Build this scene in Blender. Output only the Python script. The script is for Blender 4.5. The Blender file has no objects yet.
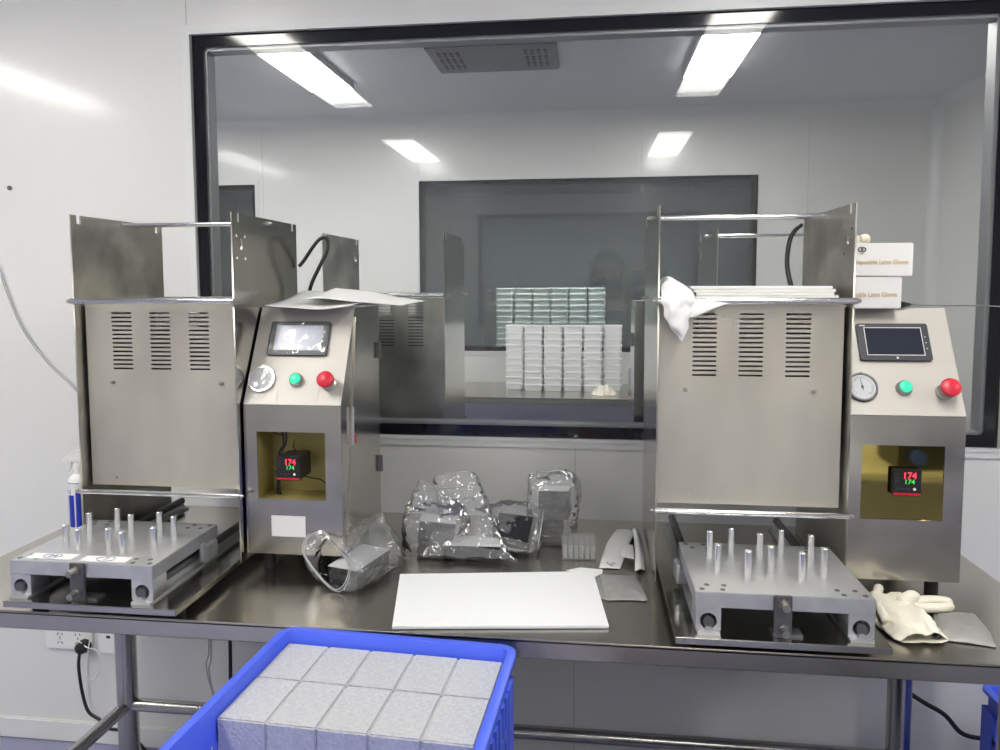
import bpy, bmesh, math, random
from mathutils import Vector, Matrix, noise
PI = math.pi
random.seed(7)
sc = bpy.context.scene
C = sc.collection

# ---------------------------------------------------------------- camera
cam_d = bpy.data.cameras.new('camera')
cam = bpy.data.objects.new('camera', cam_d); C.objects.link(cam)
r_ = Vector((0.99272, 0.12042, -0.003)).normalized()
yaw, pitch, roll = 0.1207, 0.0742, -0.0030
fw = Vector((-math.sin(yaw)*math.cos(pitch), math.cos(yaw)*math.cos(pitch), -math.sin(pitch)))
rt0 = Vector((math.cos(yaw), math.sin(yaw), 0)); up0 = rt0.cross(fw)
rt = rt0*math.cos(roll) + up0*math.sin(roll); up = up0*math.cos(roll) - rt0*math.sin(roll)
cam.matrix_world = Matrix(((rt.x, up.x, -fw.x, 0), (rt.y, up.y, -fw.y, 0), (rt.z, up.z, -fw.z, 1.34), (0, 0, 0, 1)))
cam_d.sensor_fit = 'HORIZONTAL'; cam_d.sensor_width = 36.0; cam_d.lens = 737.51/1000*36
cam_d.shift_y = -(375-339.08)/1000
cam_d.clip_start = 0.004; cam_d.clip_end = 60
sc.camera = cam

# ---------------------------------------------------------------- world, exposure
w = bpy.data.worlds.new('world'); sc.world = w; w.use_nodes = True
bg = w.node_tree.nodes['Background']; bg.inputs[0].default_value = (0.75, 0.8, 0.85, 1); bg.inputs[1].default_value = 0.02
sc.view_settings.view_transform = 'Standard'; sc.view_settings.look = 'None'
sc.view_settings.exposure = 0.14; sc.view_settings.gamma = 1.0; sc.view_settings.use_curve_mapping = False
LAMP = 27.0          # emission of the near room's ceiling lamps
LAMP_FAR = 29.0      # far room
TRAY_FILL = 480.0       # added lamp that brightens trays behind the second window
sc.cycles.max_bounces = 14; sc.cycles.transparent_max_bounces = 32; sc.cycles.glossy_bounces = 6
sc.cycles.transmission_bounces = 8; sc.cycles.use_denoising = True
sc.cycles.sample_clamp_indirect = 6.0; sc.cycles.caustics_reflective = False

# ---------------------------------------------------------------- materials
def nodes_of(name):
    m = bpy.data.materials.new(name); m.use_nodes = True
    nt = m.node_tree; b = nt.nodes['Principled BSDF']
    return m, nt, b
def pmat(name, col, rough=0.5, metal=0.0, spec=0.5, var=0.0, vscale=8.0, rvar=0.0, bump=0.0, bscale=60.0, stretch=(1, 1, 1), coat=0.0, sss=0.0, emit=None, estr=0.0):
    m, nt, b = nodes_of(name)
    b.inputs['Base Color'].default_value = (*col, 1); b.inputs['Roughness'].default_value = rough
    b.inputs['Metallic'].default_value = metal; b.inputs['Specular IOR Level'].default_value = spec
    if coat: b.inputs['Coat Weight'].default_value = coat; b.inputs['Coat Roughness'].default_value = 0.12
    if sss: b.inputs['Subsurface Weight'].default_value = sss; b.inputs['Subsurface Radius'].default_value = (.02, .02, .02)
    if emit: b.inputs['Emission Color'].default_value = (*emit, 1); b.inputs['Emission Strength'].default_value = estr
    if var or rvar or bump:
        tc = nt.nodes.new('ShaderNodeTexCoord'); mp = nt.nodes.new('ShaderNodeMapping'); mp.inputs['Scale'].default_value = stretch
        nt.links.new(tc.outputs['Object'], mp.inputs[0])
        if var or rvar:
            n = nt.nodes.new('ShaderNodeTexNoise'); n.inputs['Scale'].default_value = vscale; n.inputs['Detail'].default_value = 2.5
            n.inputs['Roughness'].default_value = 0.6
            nt.links.new(mp.outputs[0], n.inputs[0])
            if var:
                mx = nt.nodes.new('ShaderNodeMapRange'); mx.inputs[1].default_value = .3; mx.inputs[2].default_value = .7
                mx.inputs[3].default_value = 1-var; mx.inputs[4].default_value = 1+var*.6
                nt.links.new(n.outputs[0], mx.inputs[0])
                vm = nt.nodes.new('ShaderNodeVectorMath'); vm.operation = 'SCALE'; vm.inputs[0].default_value = col
                nt.links.new(mx.outputs[0], vm.inputs['Scale']); nt.links.new(vm.outputs[0], b.inputs['Base Color'])
            if rvar:
                mr = nt.nodes.new('ShaderNodeMapRange'); mr.inputs[1].default_value = .3; mr.inputs[2].default_value = .7
                mr.inputs[3].default_value = max(rough-rvar, .02); mr.inputs[4].default_value = rough+rvar
                nt.links.new(n.outputs[0], mr.inputs[0]); nt.links.new(mr.outputs[0], b.inputs['Roughness'])
        if bump:
            n2 = nt.nodes.new('ShaderNodeTexNoise'); n2.inputs['Scale'].default_value = bscale; n2.inputs['Detail'].default_value = 3
            nt.links.new(mp.outputs[0], n2.inputs[0])
            bp = nt.nodes.new('ShaderNodeBump'); bp.inputs['Strength'].default_value = bump; bp.inputs['Distance'].default_value = .002
            nt.links.new(n2.outputs[0], bp.inputs['Height']); nt.links.new(bp.outputs[0], b.inputs['Normal'])
    return m
def glass_mat(name, tint, refl=1.0, base=0.0, rough=0.0, haze=0.0):
    m = bpy.data.materials.new(name); m.use_nodes = True; nt = m.node_tree; nt.nodes.clear()
    out = nt.nodes.new('ShaderNodeOutputMaterial'); mix = nt.nodes.new('ShaderNodeMixShader')
    tr = nt.nodes.new('ShaderNodeBsdfTransparent'); tr.inputs[0].default_value = (*tint, 1)
    gl = nt.nodes.new('ShaderNodeBsdfGlossy'); gl.inputs['Roughness'].default_value = rough
    fr = nt.nodes.new('ShaderNodeFresnel'); fr.inputs[0].default_value = 1.5
    mu = nt.nodes.new('ShaderNodeMath'); mu.operation = 'MULTIPLY_ADD'; mu.inputs[1].default_value = refl; mu.inputs[2].default_value = base; mu.use_clamp = True
    nt.links.new(fr.outputs[0], mu.inputs[0]); nt.links.new(mu.outputs[0], mix.inputs[0])
    hz = nt.nodes.new('ShaderNodeMixShader'); hz.inputs[0].default_value = haze; df = nt.nodes.new('ShaderNodeBsdfDiffuse'); df.inputs[0].default_value = (.85, .87, .9, 1)
    nt.links.new(tr.outputs[0], hz.inputs[1]); nt.links.new(df.outputs[0], hz.inputs[2])
    nt.links.new(hz.outputs[0], mix.inputs[1]); nt.links.new(gl.outputs[0], mix.inputs[2]); nt.links.new(mix.outputs[0], out.inputs[0])
    return m
def film_mat(name, base=0.12, k=1.5, col=(.95, .96, .97), rough=0.12, bump=0.35, bscale=70, trl=.35):
    """clear plastic: transparent, a faint milky veil, and a sharp reflection"""
    m = bpy.data.materials.new(name); m.use_nodes = True; nt = m.node_tree; nt.nodes.clear(); N = nt.nodes.new
    out = N('ShaderNodeOutputMaterial'); tr = N('ShaderNodeBsdfTransparent'); tr.inputs[0].default_value = (.975, .98, .985, 1)
    df = N('ShaderNodeBsdfDiffuse'); df.inputs[0].default_value = (*col, 1); tl = N('ShaderNodeBsdfTranslucent'); tl.inputs[0].default_value = (*col, 1)
    gl = N('ShaderNodeBsdfGlossy'); gl.inputs['Roughness'].default_value = rough
    veil = N('ShaderNodeMixShader'); veil.inputs[0].default_value = trl; m1 = N('ShaderNodeMixShader'); m1.inputs[0].default_value = base
    m2 = N('ShaderNodeMixShader'); fr = N('ShaderNodeFresnel'); fr.inputs[0].default_value = 1.5
    mu = N('ShaderNodeMath'); mu.operation = 'MULTIPLY'; mu.inputs[1].default_value = k; mu.use_clamp = True
    L = nt.links.new
    L(df.outputs[0], veil.inputs[1]); L(tl.outputs[0], veil.inputs[2]); L(tr.outputs[0], m1.inputs[1]); L(veil.outputs[0], m1.inputs[2])
    if bump:
        tc = N('ShaderNodeTexCoord'); n = N('ShaderNodeTexVoronoi'); n.feature = 'DISTANCE_TO_EDGE'; n.inputs['Scale'].default_value = bscale
        bp = N('ShaderNodeBump'); bp.inputs['Strength'].default_value = bump; bp.inputs['Distance'].default_value = .006
        L(tc.outputs['Object'], n.inputs[0]); L(n.outputs[0], bp.inputs['Height']); L(bp.outputs[0], gl.inputs['Normal'])
    L(fr.outputs[0], mu.inputs[0]); L(mu.outputs[0], m2.inputs[0]); L(m1.outputs[0], m2.inputs[1]); L(gl.outputs[0], m2.inputs[2]); L(m2.outputs[0], out.inputs[0])
    return m
def emit_mat(name, col, s):
    m = bpy.data.materials.new(name); m.use_nodes = True; nt = m.node_tree; nt.nodes.clear()
    out = nt.nodes.new('ShaderNodeOutputMaterial'); e = nt.nodes.new('ShaderNodeEmission')
    e.inputs[0].default_value = (*col, 1); e.inputs[1].default_value = s; nt.links.new(e.outputs[0], out.inputs[0]); return m

M = {}
M['wall'] = pmat('white_panel_paint', (.79, .79, .762), .34, spec=.5, var=.02, vscale=1.5, coat=.5)
M['wall_dim'] = pmat('darkened_panel_paint', (.22, .24, .245), .5)  # colour darkened so the room behind the second window looks dim
M['ceil'] = pmat('ceiling_panel_paint', (.70, .71, .73), .4, var=.02, vscale=2)
M['alu'] = pmat('white_aluminium_trim', (.78, .79, .78), .35, spec=.5)
M['spacer'] = pmat('grey_aluminium_spacer', (.38, .39, .40), .4, metal=.3)
M['black_band'] = pmat('black_glass_border', (.006, .006, .010), .08, spec=.5)
M['seam'] = pmat('panel_seam', (.55, .56, .55), .6)
M['floor'] = pmat('blue_violet_epoxy', (.27, .28, .42), .25, var=.03)
M['glass'] = glass_mat('clear_window_glass', (.955, .96, .96), .28, haze=.016)
M['glass_tint'] = glass_mat('grey_green_window_glass', (.90, .93, .925), .9, 0.0, haze=.012)
M['steel'] = pmat('brushed_steel', (.67, .635, .545), .42, metal=.82, var=.12, vscale=7, rvar=.08, stretch=(1, 1, .45))
M['steel_face'] = pmat('smooth_steel_face', (.52, .50, .45), .22, metal=1, var=.14, vscale=6, rvar=.06)
M['steel_plate'] = pmat('dull_steel_plate', (.52, .505, .45), .36, metal=.95, var=.26, vscale=11, rvar=.08)
M['steel_mirror'] = pmat('polished_steel_plate', (.58, .565, .52), .19, metal=1, var=.05, vscale=6, rvar=.03)
M['steel_dark'] = pmat('dark_bracket_steel', (.16, .16, .17), .45, metal=.7, var=.1)
M['steel_bright'] = pmat('cream_panel_steel', (.50, .48, .435), .50, metal=.35)  # rougher, less metallic steel of the sloped control panel
M['chrome'] = pmat('chrome_rod', (.80, .80, .80), .12, metal=1)
M['alu_pin'] = pmat('aluminium_pin', (.82, .82, .80), .25, metal=1)
M['jig_alu'] = pmat('machined_aluminium', (.60, .61, .63), .38, metal=.7, var=.10, vscale=25, rvar=.05)
M['jig_top'] = pmat('bright_jig_top', (.76, .74, .68), .45, metal=.45, var=.05, vscale=12)
M['jig_film'] = pmat('film_covered_jig_top', (.66, .66, .63), .10, metal=.8, var=.12, vscale=14, rvar=.06)
M['table'] = pmat('table_steel', (.56, .54, .485), .27, metal=1, var=.05, vscale=5)
M['leg'] = pmat('tube_steel', (.50, .49, .47), .25, metal=1, var=.1)
M['black'] = pmat('black_plastic', (.012, .012, .013), .4)
M['rubber'] = pmat('black_rubber', (.02, .02, .02), .7)
M['screen'] = pmat('dark_screen', (.022, .027, .042), .15, spec=.6)
M['bezel'] = pmat('charcoal_bezel', (.05, .052, .058), .35)
M['screen_film'] = pmat('film_covered_screen', (.62, .65, .78), .2, spec=.7, var=.1, vscale=40, emit=(.8, .85, 1), estr=.12)
M['film_white'] = film_mat('peeling_film', .55, 1, rough=.15)
M['white'] = pmat('white_plastic', (.85, .85, .83), .4)
M['paper'] = pmat('white_paper', (.84, .84, .82), .7)
M['paper_blue'] = pmat('ink_blue', (.08, .09, .25), .6)
M['ink'] = pmat('dark_ink', (.03, .03, .04), .6)
M['grey_ink'] = pmat('grey_print', (.55, .56, .58), .6)
M['cream'] = pmat('cream_sheet', (.84, .83, .77), .45, var=.04, vscale=20)
M['green'] = pmat('lit_green_button', (.02, .55, .25), .3, emit=(.02, .75, .33), estr=.75)
M['red'] = pmat('red_button', (.62, .015, .04), .35)
M['ring'] = pmat('button_ring', (.42, .41, .38), .3, metal=.9)
M['gold'] = pmat('gold_mirror_pane', (.36, .29, .085), .04, metal=1)
M['gold_dull'] = pmat('gold_tinted_lining', (.40, .34, .12), .35, metal=.35)
M['dial'] = pmat('gauge_dial', (.78, .79, .80), .4)
M['digit_red'] = emit_mat('red_digits', (1.0, .04, .07), 2.2)
M['digit_green'] = emit_mat('green_digits', (.1, .8, .15), 1.0)
M['red_stripe'] = pmat('red_stripe', (.55, .01, .03), .4)
M['wh'] = pmat('white_mark', (.8, .8, .8), .4)
M['crate'] = pmat('blue_crate_plastic', (.075, .14, .82), .36, spec=.5, var=.06, vscale=5)
M['block'] = pmat('white_translucent_plastic', (.52, .53, .55), .42, var=.14, vscale=160, bump=.8, bscale=260, sss=.15)
M['board'] = pmat('white_board', (.86, .87, .87), .35)
M['film'] = film_mat('clear_bag_film', .16, 1.6, bump=.8, bscale=34, rough=.10)
M['zip'] = film_mat('milky_zip_seal', .6, 1, rough=.3, bump=0)
M['pack'] = pmat('dark_antistatic_pack', (.020, .021, .024), .24, spec=.6, bump=.5, bscale=30, var=.3, vscale=20)
M['pack_top'] = pmat('pale_pack_lid', (.60, .60, .61), .4)
M['foil'] = pmat('grey_foil', (.36, .36, .345), .48, metal=.35, var=.1, vscale=25, bump=.3, bscale=40)
M['latex'] = pmat('cream_latex', (.83, .79, .66), .5, bump=.35, bscale=60, sss=.1)
M['latex_white'] = pmat('white_latex', (.84, .84, .82), .5, bump=.2, bscale=60, sss=.1)
M['box_white'] = pmat('glossy_white_card', (.83, .82, .80), .35)
M['gold_ink'] = pmat('gold_print', (.62, .45, .20), .5)
M['clear'] = film_mat('clear_rack_plastic', .22, .8, rough=.2, bump=0, trl=.2, col=(1, 1, .98))
M['vial'] = film_mat('milky_vial', .9, .5, rough=.2, bump=0, trl=.2, col=(.97, .95, .88))
M['tube_clear'] = film_mat('clear_hose', .35, 1.2, rough=.1, bump=0)
M['tray'] = pmat('white_tray_plastic', (.93, .94, .93), .35)
M['tray_green'] = pmat('pale_tray_plastic', (.90, .93, .92), .35)
M['blue_label'] = pmat('blue_label', (.015, .04, .50), .4)
M['diffuser'] = emit_mat('lamp_diffuser', (1.0, .97, .915), LAMP)
M['diffuser_far'] = emit_mat('far_lamp_diffuser', (1.0, .97, .93), LAMP_FAR)
M['diffuser_tray_fill'] = emit_mat('tray_fill_diffuser', (1.0, .98, .95), TRAY_FILL)
M['vent'] = pmat('vent_grey', (.22, .22, .22), .5, metal=.4)
M['skin'] = pmat('skin', (.62, .42, .32), .5, sss=.1)
M['hair'] = pmat('black_hair', (.012, .010, .010), .4)
M['gown'] = pmat('white_gown', (.75, .77, .80), .8)

# ---------------------------------------------------------------- mesh helpers
def finish(name, bm, mat, parent=None, loc=None, smooth=False, bevel=0.0, seg=2):
    if bevel:
        es = [e for e in bm.edges if len(e.link_faces) == 2 and e.calc_face_angle(0) > .6]
        bmesh.ops.bevel(bm, geom=es, offset=bevel, segments=seg, affect='EDGES', clamp_overlap=True)
    me = bpy.data.meshes.new(name); bm.to_mesh(me); bm.free()
    return link(name, me, mat, parent, loc, smooth)
def link(name, me, mat, parent=None, loc=None, smooth=False):
    if smooth:
        me.polygons.foreach_set('use_smooth', [True]*len(me.polygons))
        if smooth != 'all': me.set_sharp_from_angle(angle=.7)
    mats = mat if isinstance(mat, (list, tuple)) else [mat]
    me.materials.clear()
    for k in mats: me.materials.append(M[k] if isinstance(k, str) else k)
    o = bpy.data.objects.new(name, me); C.objects.link(o)
    if parent: o.parent = parent
    if loc: o.location = loc
    return o
def box(bm, x0, x1, y0, y1, z0, z1, mi=0, rot=None):
    g = bmesh.ops.create_cube(bm, size=1)
    c = Vector(((x0+x1)/2, (y0+y1)/2, (z0+z1)/2))
    T = Matrix.Translation(c) @ (rot or Matrix()) @ Matrix.Diagonal((x1-x0, y1-y0, z1-z0, 1))
    bmesh.ops.transform(bm, matrix=T, verts=g['verts'])
    for v in g['verts']:
        for f in v.link_faces: f.material_index = mi
    return g['verts']
def cyl(bm, p, q, r, r2=None, n=16, mi=0):
    p, q = Vector(p), Vector(q); d = q-p
    g = bmesh.ops.create_cone(bm, cap_ends=True, segments=n, radius1=r, radius2=r if r2 is None else r2, depth=d.length)
    T = Matrix.Translation((p+q)/2) @ d.to_track_quat('Z', 'Y').to_matrix().to_4x4()
    bmesh.ops.transform(bm, matrix=T, verts=g['verts'])
    for v in g['verts']:
        for f in v.link_faces: f.material_index = mi
def catmull(pts, n, closed=False):
    P = [Vector(p) for p in pts]; m = len(P); out = []
    segs = m if closed else m-1
    for i in range(segs):
        if closed: a, b, c, d = P[(i-1) % m], P[i], P[(i+1) % m], P[(i+2) % m]
        else: a, b, c, d = P[max(i-1, 0)], P[i], P[i+1], P[min(i+2, m-1)]
        for k in range(n):
            t = k/n
            out.append(.5*((2*b)+(c-a)*t+(2*a-5*b+4*c-d)*t*t+(3*b-a-3*c+d)*t**3))
    if not closed: out.append(P[-1].copy())
    return out
def tube(bm, pts, r, n=8, sm=6, closed=False, mi=0):
    P = catmull(pts, sm, closed) if sm > 1 else [Vector(p) for p in pts]
    rings = []; prev = None; m = len(P)
    for i, p in enumerate(P):
        a = P[(i-1) % m] if (closed or i) else p; b = P[(i+1) % m] if (closed or i < m-1) else p
        t = (b-a).normalized()
        u = (prev - t*prev.dot(t)) if prev else t.orthogonal()
        u.normalize(); prev = u; v = t.cross(u)
        rr = r(i/(m-1)) if callable(r) else r
        rings.append([bm.verts.new(p+rr*(math.cos(2*PI*k/n)*u+math.sin(2*PI*k/n)*v)) for k in range(n)])
    for i in range(m if closed else m-1):
        A, B = rings[i], rings[(i+1) % m]
        for k in range(n):
            f = bm.faces.new((A[k], A[(k+1) % n], B[(k+1) % n], B[k])); f.material_index = mi
    if not closed:
        for q in (rings[0][::-1], rings[-1]): bm.faces.new(q).material_index = mi
def lathe(bm, prof, T=Matrix(), n=32, mi=0):
    rings = []
    for (r, z) in prof:
        rings.append([bm.verts.new(T @ Vector((r*math.cos(2*PI*k/n), r*math.sin(2*PI*k/n), z))) for k in range(n)])
    for A, B in zip(rings, rings[1:]):
        for k in range(n):
            bm.faces.new((A[k], A[(k+1) % n], B[(k+1) % n], B[k])).material_index = mi
    bm.faces.new(rings[0][::-1]).material_index = mi; bm.faces.new(rings[-1]).material_index = mi
def sheet_mesh(outer, holes, t, T):
    """flat plate with holes: outlines in (u, v), thickness t along w, mapped by T"""
    cu = bpy.data.curves.new('outline', 'CURVE'); cu.dimensions = '2D'; cu.fill_mode = 'BOTH'; cu.extrude = t/2
    for poly in [outer]+list(holes):
        s = cu.splines.new('POLY'); s.points.add(len(poly)-1); s.use_cyclic_u = True
        for p, q in zip(s.points, poly): p.co = (q[0], q[1], 0, 1)
    o = bpy.data.objects.new('outline', cu)
    me = bpy.data.meshes.new_from_object(o)
    bpy.data.objects.remove(o); bpy.data.curves.remove(cu)
    me.transform(T)
    return me
def text_mesh(body, size, T, depth=.0003, align='CENTER', sx=1.0):
    cu = bpy.data.curves.new('lettering', 'FONT'); cu.body = body; cu.size = size; cu.extrude = depth; cu.offset = size*.012; cu.align_x = align; cu.align_y = 'CENTER'
    o = bpy.data.objects.new('lettering', cu); me = bpy.data.meshes.new_from_object(o)
    bpy.data.objects.remove(o); bpy.data.curves.remove(cu)
    me.transform(T @ Matrix.Diagonal((sx, 1, 1, 1)))
    return me
def circ(cx, cy, r, n=20, ry=None): return [(cx+r*math.cos(2*PI*k/n), cy+(ry or r)*math.sin(2*PI*k/n)) for k in range(n)]
def rect(x0, x1, y0, y1): return [(x0, y0), (x1, y0), (x1, y1), (x0, y1)]
def rrect(x0, x1, y0, y1, r, n=5):
    out = []
    for cx, cy, a0 in ((x1-r, y0+r, -PI/2), (x1-r, y1-r, 0), (x0+r, y1-r, PI/2), (x0+r, y0+r, PI)):
        out += [(cx+r*math.cos(a0+PI/2*k/n), cy+r*math.sin(a0+PI/2*k/n)) for k in range(n+1)]
    return out
def axes(o, u, v, w):
    u, v, w = Vector(u), Vector(v), Vector(w)
    return Matrix(((u.x, v.x, w.x, o[0]), (u.y, v.y, w.y, o[1]), (u.z, v.z, w.z, o[2]), (0, 0, 0, 1)))
XZ = lambda y, o=(0, 0): axes((o[0], y, o[1]), (1, 0, 0), (0, 0, 1), (0, -1, 0))      # plate facing -y
YZ = lambda x: axes((x, 0, 0), (0, 1, 0), (0, 0, 1), (1, 0, 0))                        # plate facing +x
def empty(name, loc, rz=0):
    o = bpy.data.objects.new(name, None); C.objects.link(o); o.location = loc; o.rotation_euler = (0, 0, rz); o.empty_display_size = .05
    return o
def tag(o, label, cat, group=None):
    o['label'] = label; o['category'] = cat
    if group: o['group'] = group
    return o
def thing(name, label, cat, loc, rz=0, group=None): return tag(empty(name, loc, rz), label, cat, group)
def struct(name, bm, mat, **k):
    o = finish(name, bm, mat, **k)
    if not k.get('parent'): o['kind'] = 'structure'
    return o
def copy_tree(o, parent=None):
    c = o.copy(); C.objects.link(c)
    if parent: c.parent = parent
    for ch in list(o.children): copy_tree(ch, c)
    return c
NB = bmesh.new

# ---------------------------------------------------------------- the setting
D = 1.92; DB = 1.985; FY = 4.50; FB = 4.56; CZ = 2.36; TZ = 0.74
XL, XR = -4.2, 3.6
def wall_with_opening(name, y0, y1, openings, mat, xs):
    bm = NB(); x0, x1 = xs
    cuts = [x0]+sum([[a, b] for a, b, _, _ in openings], [])+[x1]
    for i in range(0, len(cuts), 2): box(bm, cuts[i], cuts[i+1], y0, y1, 0, CZ)
    for a, b, z0, z1 in openings:
        box(bm, a, b, y0, y1, 0, z0); box(bm, a, b, y0, y1, z1, CZ)
    return struct(name, bm, mat)
W1 = (-1.066, 0.997, .935, 2.008)
W2 = (-1.045, .972, .928, 1.972)
W3 = (-4.05, -2.10, .928, 1.972)
wall_with_opening('wall_front', D, DB, [W1], 'wall', (XL, XR))
wall_with_opening('wall_far', FY, FB, [W3, W2], 'wall', (XL, 3.6))
def window(name, wn, yf, yb, glass, band):
    x0, x1, z0, z1 = wn; e = empty(name, ((x0+x1)/2, yf, z0)); e['kind'] = 'structure'
    ox, oy, oz = e.location
    L = lambda a: (a[0]-ox, a[1]-ox, a[2]-oz, a[3]-oz)
    t = .025
    me = sheet_mesh(rect(x0-t-ox, x1+t-ox, z0-t-oz, z1+t-oz), [rect(x0-ox, x1-ox, z0-oz, z1-oz)], .006, XZ(-.003))
    link('window_frame', me, 'alu', e)['kind'] = 'structure'
    me = sheet_mesh(rect(x0-.008-ox, x1+.008-ox, z0-.008-oz, z1+.008-oz), [rect(x0-ox, x1-ox, z0-oz, z1-oz)], .004, XZ(-.008))
    link('window_bead', me, 'alu', e)['kind'] = 'structure'
    th = yb-yf
    for k, y in enumerate((.007, th-.007)):
        bm = NB(); box(bm, x0-ox, x1-ox, y-.003, y+.003, 0, z1-oz); finish('window_pane', bm, glass, e)['kind'] = 'structure'
        me = sheet_mesh(rect(x0-ox, x1-ox, 0, z1-oz), [rect(x0+band-ox, x1-band-ox, band, z1-oz-band)], .0008, XZ(y-.0036 if k == 0 else y-.0036))
        link('window_border', me, 'black_band', e)['kind'] = 'structure'
    bm = NB(); q = band+.012
    X0, X1, Z0, Z1 = x0+band*.8-ox, x1-band*.8-ox, band*.8, z1-oz-band*.8
    for a in ((X0, X0+.013, Z0, Z1), (X1-.014, X1, Z0, Z1), (X0, X1, Z0, Z0+.012), (X0, X1, Z1-.015, Z1)):
        box(bm, a[0], a[1], .0115, th-.0115, a[2], a[3])
    finish('window_spacer', bm, 'spacer' if yf < 3 else 'black_band', e)['kind'] = 'structure'
    return e
window('window_1', W1, D, DB, 'glass', .031)
window('window_2', W2, FY, FB, 'glass_tint', .020)
window('window_3', W3, FY, FB, 'glass_tint', .020)
# other walls, floor, ceilings
def slab(name, mat, *b):
    bm = NB(); box(bm, *b); return struct(name, bm, mat)
slab('floor', 'floor', XL-.1, XR+.1, -2.9, 8.6, -.1, 0)
bm = NB(); box(bm, XL-.1, XR+.1, -2.9, FY, CZ, CZ+.1)
struct('ceiling', bm, 'ceil')
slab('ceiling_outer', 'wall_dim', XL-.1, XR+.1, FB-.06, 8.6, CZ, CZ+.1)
slab('wall_left', 'wall', XL-.1, XL, -2.9, FB, 0, CZ)
slab('wall_right', 'wall', XR, XR+.1, -2.9, FB, 0, CZ)
slab('wall_back', 'wall', XL, XR, -2.75, -2.65, 0, CZ)
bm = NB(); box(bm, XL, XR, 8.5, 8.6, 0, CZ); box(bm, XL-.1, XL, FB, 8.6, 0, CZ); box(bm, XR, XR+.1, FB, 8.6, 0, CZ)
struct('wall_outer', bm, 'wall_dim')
# boxed column in the far right corner
bm = NB(); vs = box(bm, 1.95, XR-.005, 3.92, FY-.002, 0.0, CZ-.001)
es = [e for e in bm.edges if abs(e.verts[0].co.x-1.95) < 1e-4 and abs(e.verts[1].co.x-1.95) < 1e-4 and abs(e.verts[0].co.y-3.92) < 1e-4 and abs(e.verts[1].co.y-3.92) < 1e-4]
bmesh.ops.bevel(bm, geom=es, offset=.05, segments=6, affect='EDGES')
struct('pillar', bm, 'wall', smooth=True)
# coves: quarter-round fillets along far room ceiling and corners
def cove(name, a, b, d1, d2, r=.05, n=6):
    a, b, d1, d2 = map(Vector, (a, b, d1, d2)); bm = NB(); rings = []
    for p in (a, b):
        c = p+(d1+d2)*r
        ring = [p]+[c-r*(math.cos(PI/2*k/n)*d1+math.sin(PI/2*k/n)*d2) for k in range(n+1)]
        rings.append([bm.verts.new(q) for q in ring])
    m = n+2
    for k in range(m): bm.faces.new((rings[0][k], rings[0][(k+1) % m], rings[1][(k+1) % m], rings[1][k]))
    bm.faces.new(rings[0]); bm.faces.new(rings[1][::-1]); bmesh.ops.recalc_face_normals(bm, faces=bm.faces)
    return struct(name, bm, 'alu', smooth=True)
cove('trim_1', (XL+.002, FY-.001, CZ-.001), (1.95, FY-.001, CZ-.001), (0, -1, 0), (0, 0, -1))
cove('trim_2', (1.90, 3.919, CZ-.001), (XR-.01, 3.919, CZ-.001), (0, -1, 0), (0, 0, -1))
cove('trim_3', (1.949, 3.92, CZ-.001), (1.949, FY-.002, CZ-.001), (-1, 0, 0), (0, 0, -1))
cove('trim_4', (1.949, FY-.001, .01), (1.949, FY-.001, CZ-.03), (-1, 0, 0), (0, -1, 0))
bm = NB(); box(bm, XL+.002, XR-.01, D-.012, D-.0005, .0005, .064); struct('baseboard_front', bm, 'alu', bevel=.004)
bm = NB(); box(bm, XL+.002, 1.94, FY-.012, FY-.0005, .0005, .064); struct('baseboard_far', bm, 'alu', bevel=.004)
# panel seams
def seam(name, x, y, z0, z1, s=-1):
    bm = NB(); box(bm, x-.0012, x+.0012, y-.0012 if s < 0 else y, y if s < 0 else y+.0012, z0, z1); struct(name, bm, 'seam')
seam('trim_5', -1.078, D, 2.036, CZ); seam('trim_6', -.035, D, .063, .905); seam('trim_7', .853, D, 2.036, CZ)
for k, x in enumerate((-2.05, -1.05, 0.02, .30, 1.25)):
    seam('trim_%d' % (8+k), x, FY, 2.0 if abs(x) < 1.04 else .063, CZ-.05)

# ---------------------------------------------------------------- ceiling lamps
def lamp(x, y0, y1, label, grp, dm='diffuser'):
    t = thing('ceiling_lamp', label, 'ceiling light', (x, (y0+y1)/2, CZ), 0, grp)
    h = (y1-y0)/2; hw = .115
    bm = NB(); box(bm, -hw, hw, -h, h, -.03, 0); finish('lamp_housing', bm, 'alu', t, bevel=.004)
    bm = NB(); box(bm, -hw+.006, hw-.006, -h+.006, h-.006, -.034, -.030); finish('diffuser', bm, dm, t)
for x, s in ((-1.31, 'nearest above the machine with labels'), (.555, 'nearest above the machine with white sheets'), (-2.75, 'nearest the blank white wall'), (2.42, 'beyond the glove boxes')):
    lamp(x, -.12, 1.05, 'long white ceiling lamp in the near room, %s' % s, 'near room ceiling lamps')
for x, s in ((-1.31, 'behind the photographer, in line with the machine with labels'), (.555, 'behind the photographer, in line with the white sheets')):  # unseen lamps added to light wall and machine fronts from behind camera
    lamp(x, -2.00, -1.15, 'added ceiling fill lamp %s' % s, 'near room ceiling lamps')
for x, s in ((-1.31, 'over the small dark window'), (.555, 'beside the boxed corner column'), (-2.75, 'hidden past the window edge')):
    lamp(x, 2.55, 3.72, 'bright ceiling lamp in the far room, %s' % s, 'far room ceiling lamps', 'diffuser_far')
lamp(-.25, 4.60, 4.86, 'added unseen lamp brightening the pale trays behind the second window', 'far room ceiling lamps', 'diffuser_tray_fill')  # no real lamp here: added above the pale trays to brighten them
t = thing('ceiling_vent', 'grey louvred air vent in the ceiling of the far room', 'vent', (-.425, 3.33, CZ))
bm = NB(); box(bm, -.28, .28, -.19, .19, -.025, 0); finish('vent_frame', bm, 'vent', t, bevel=.004)
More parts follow.
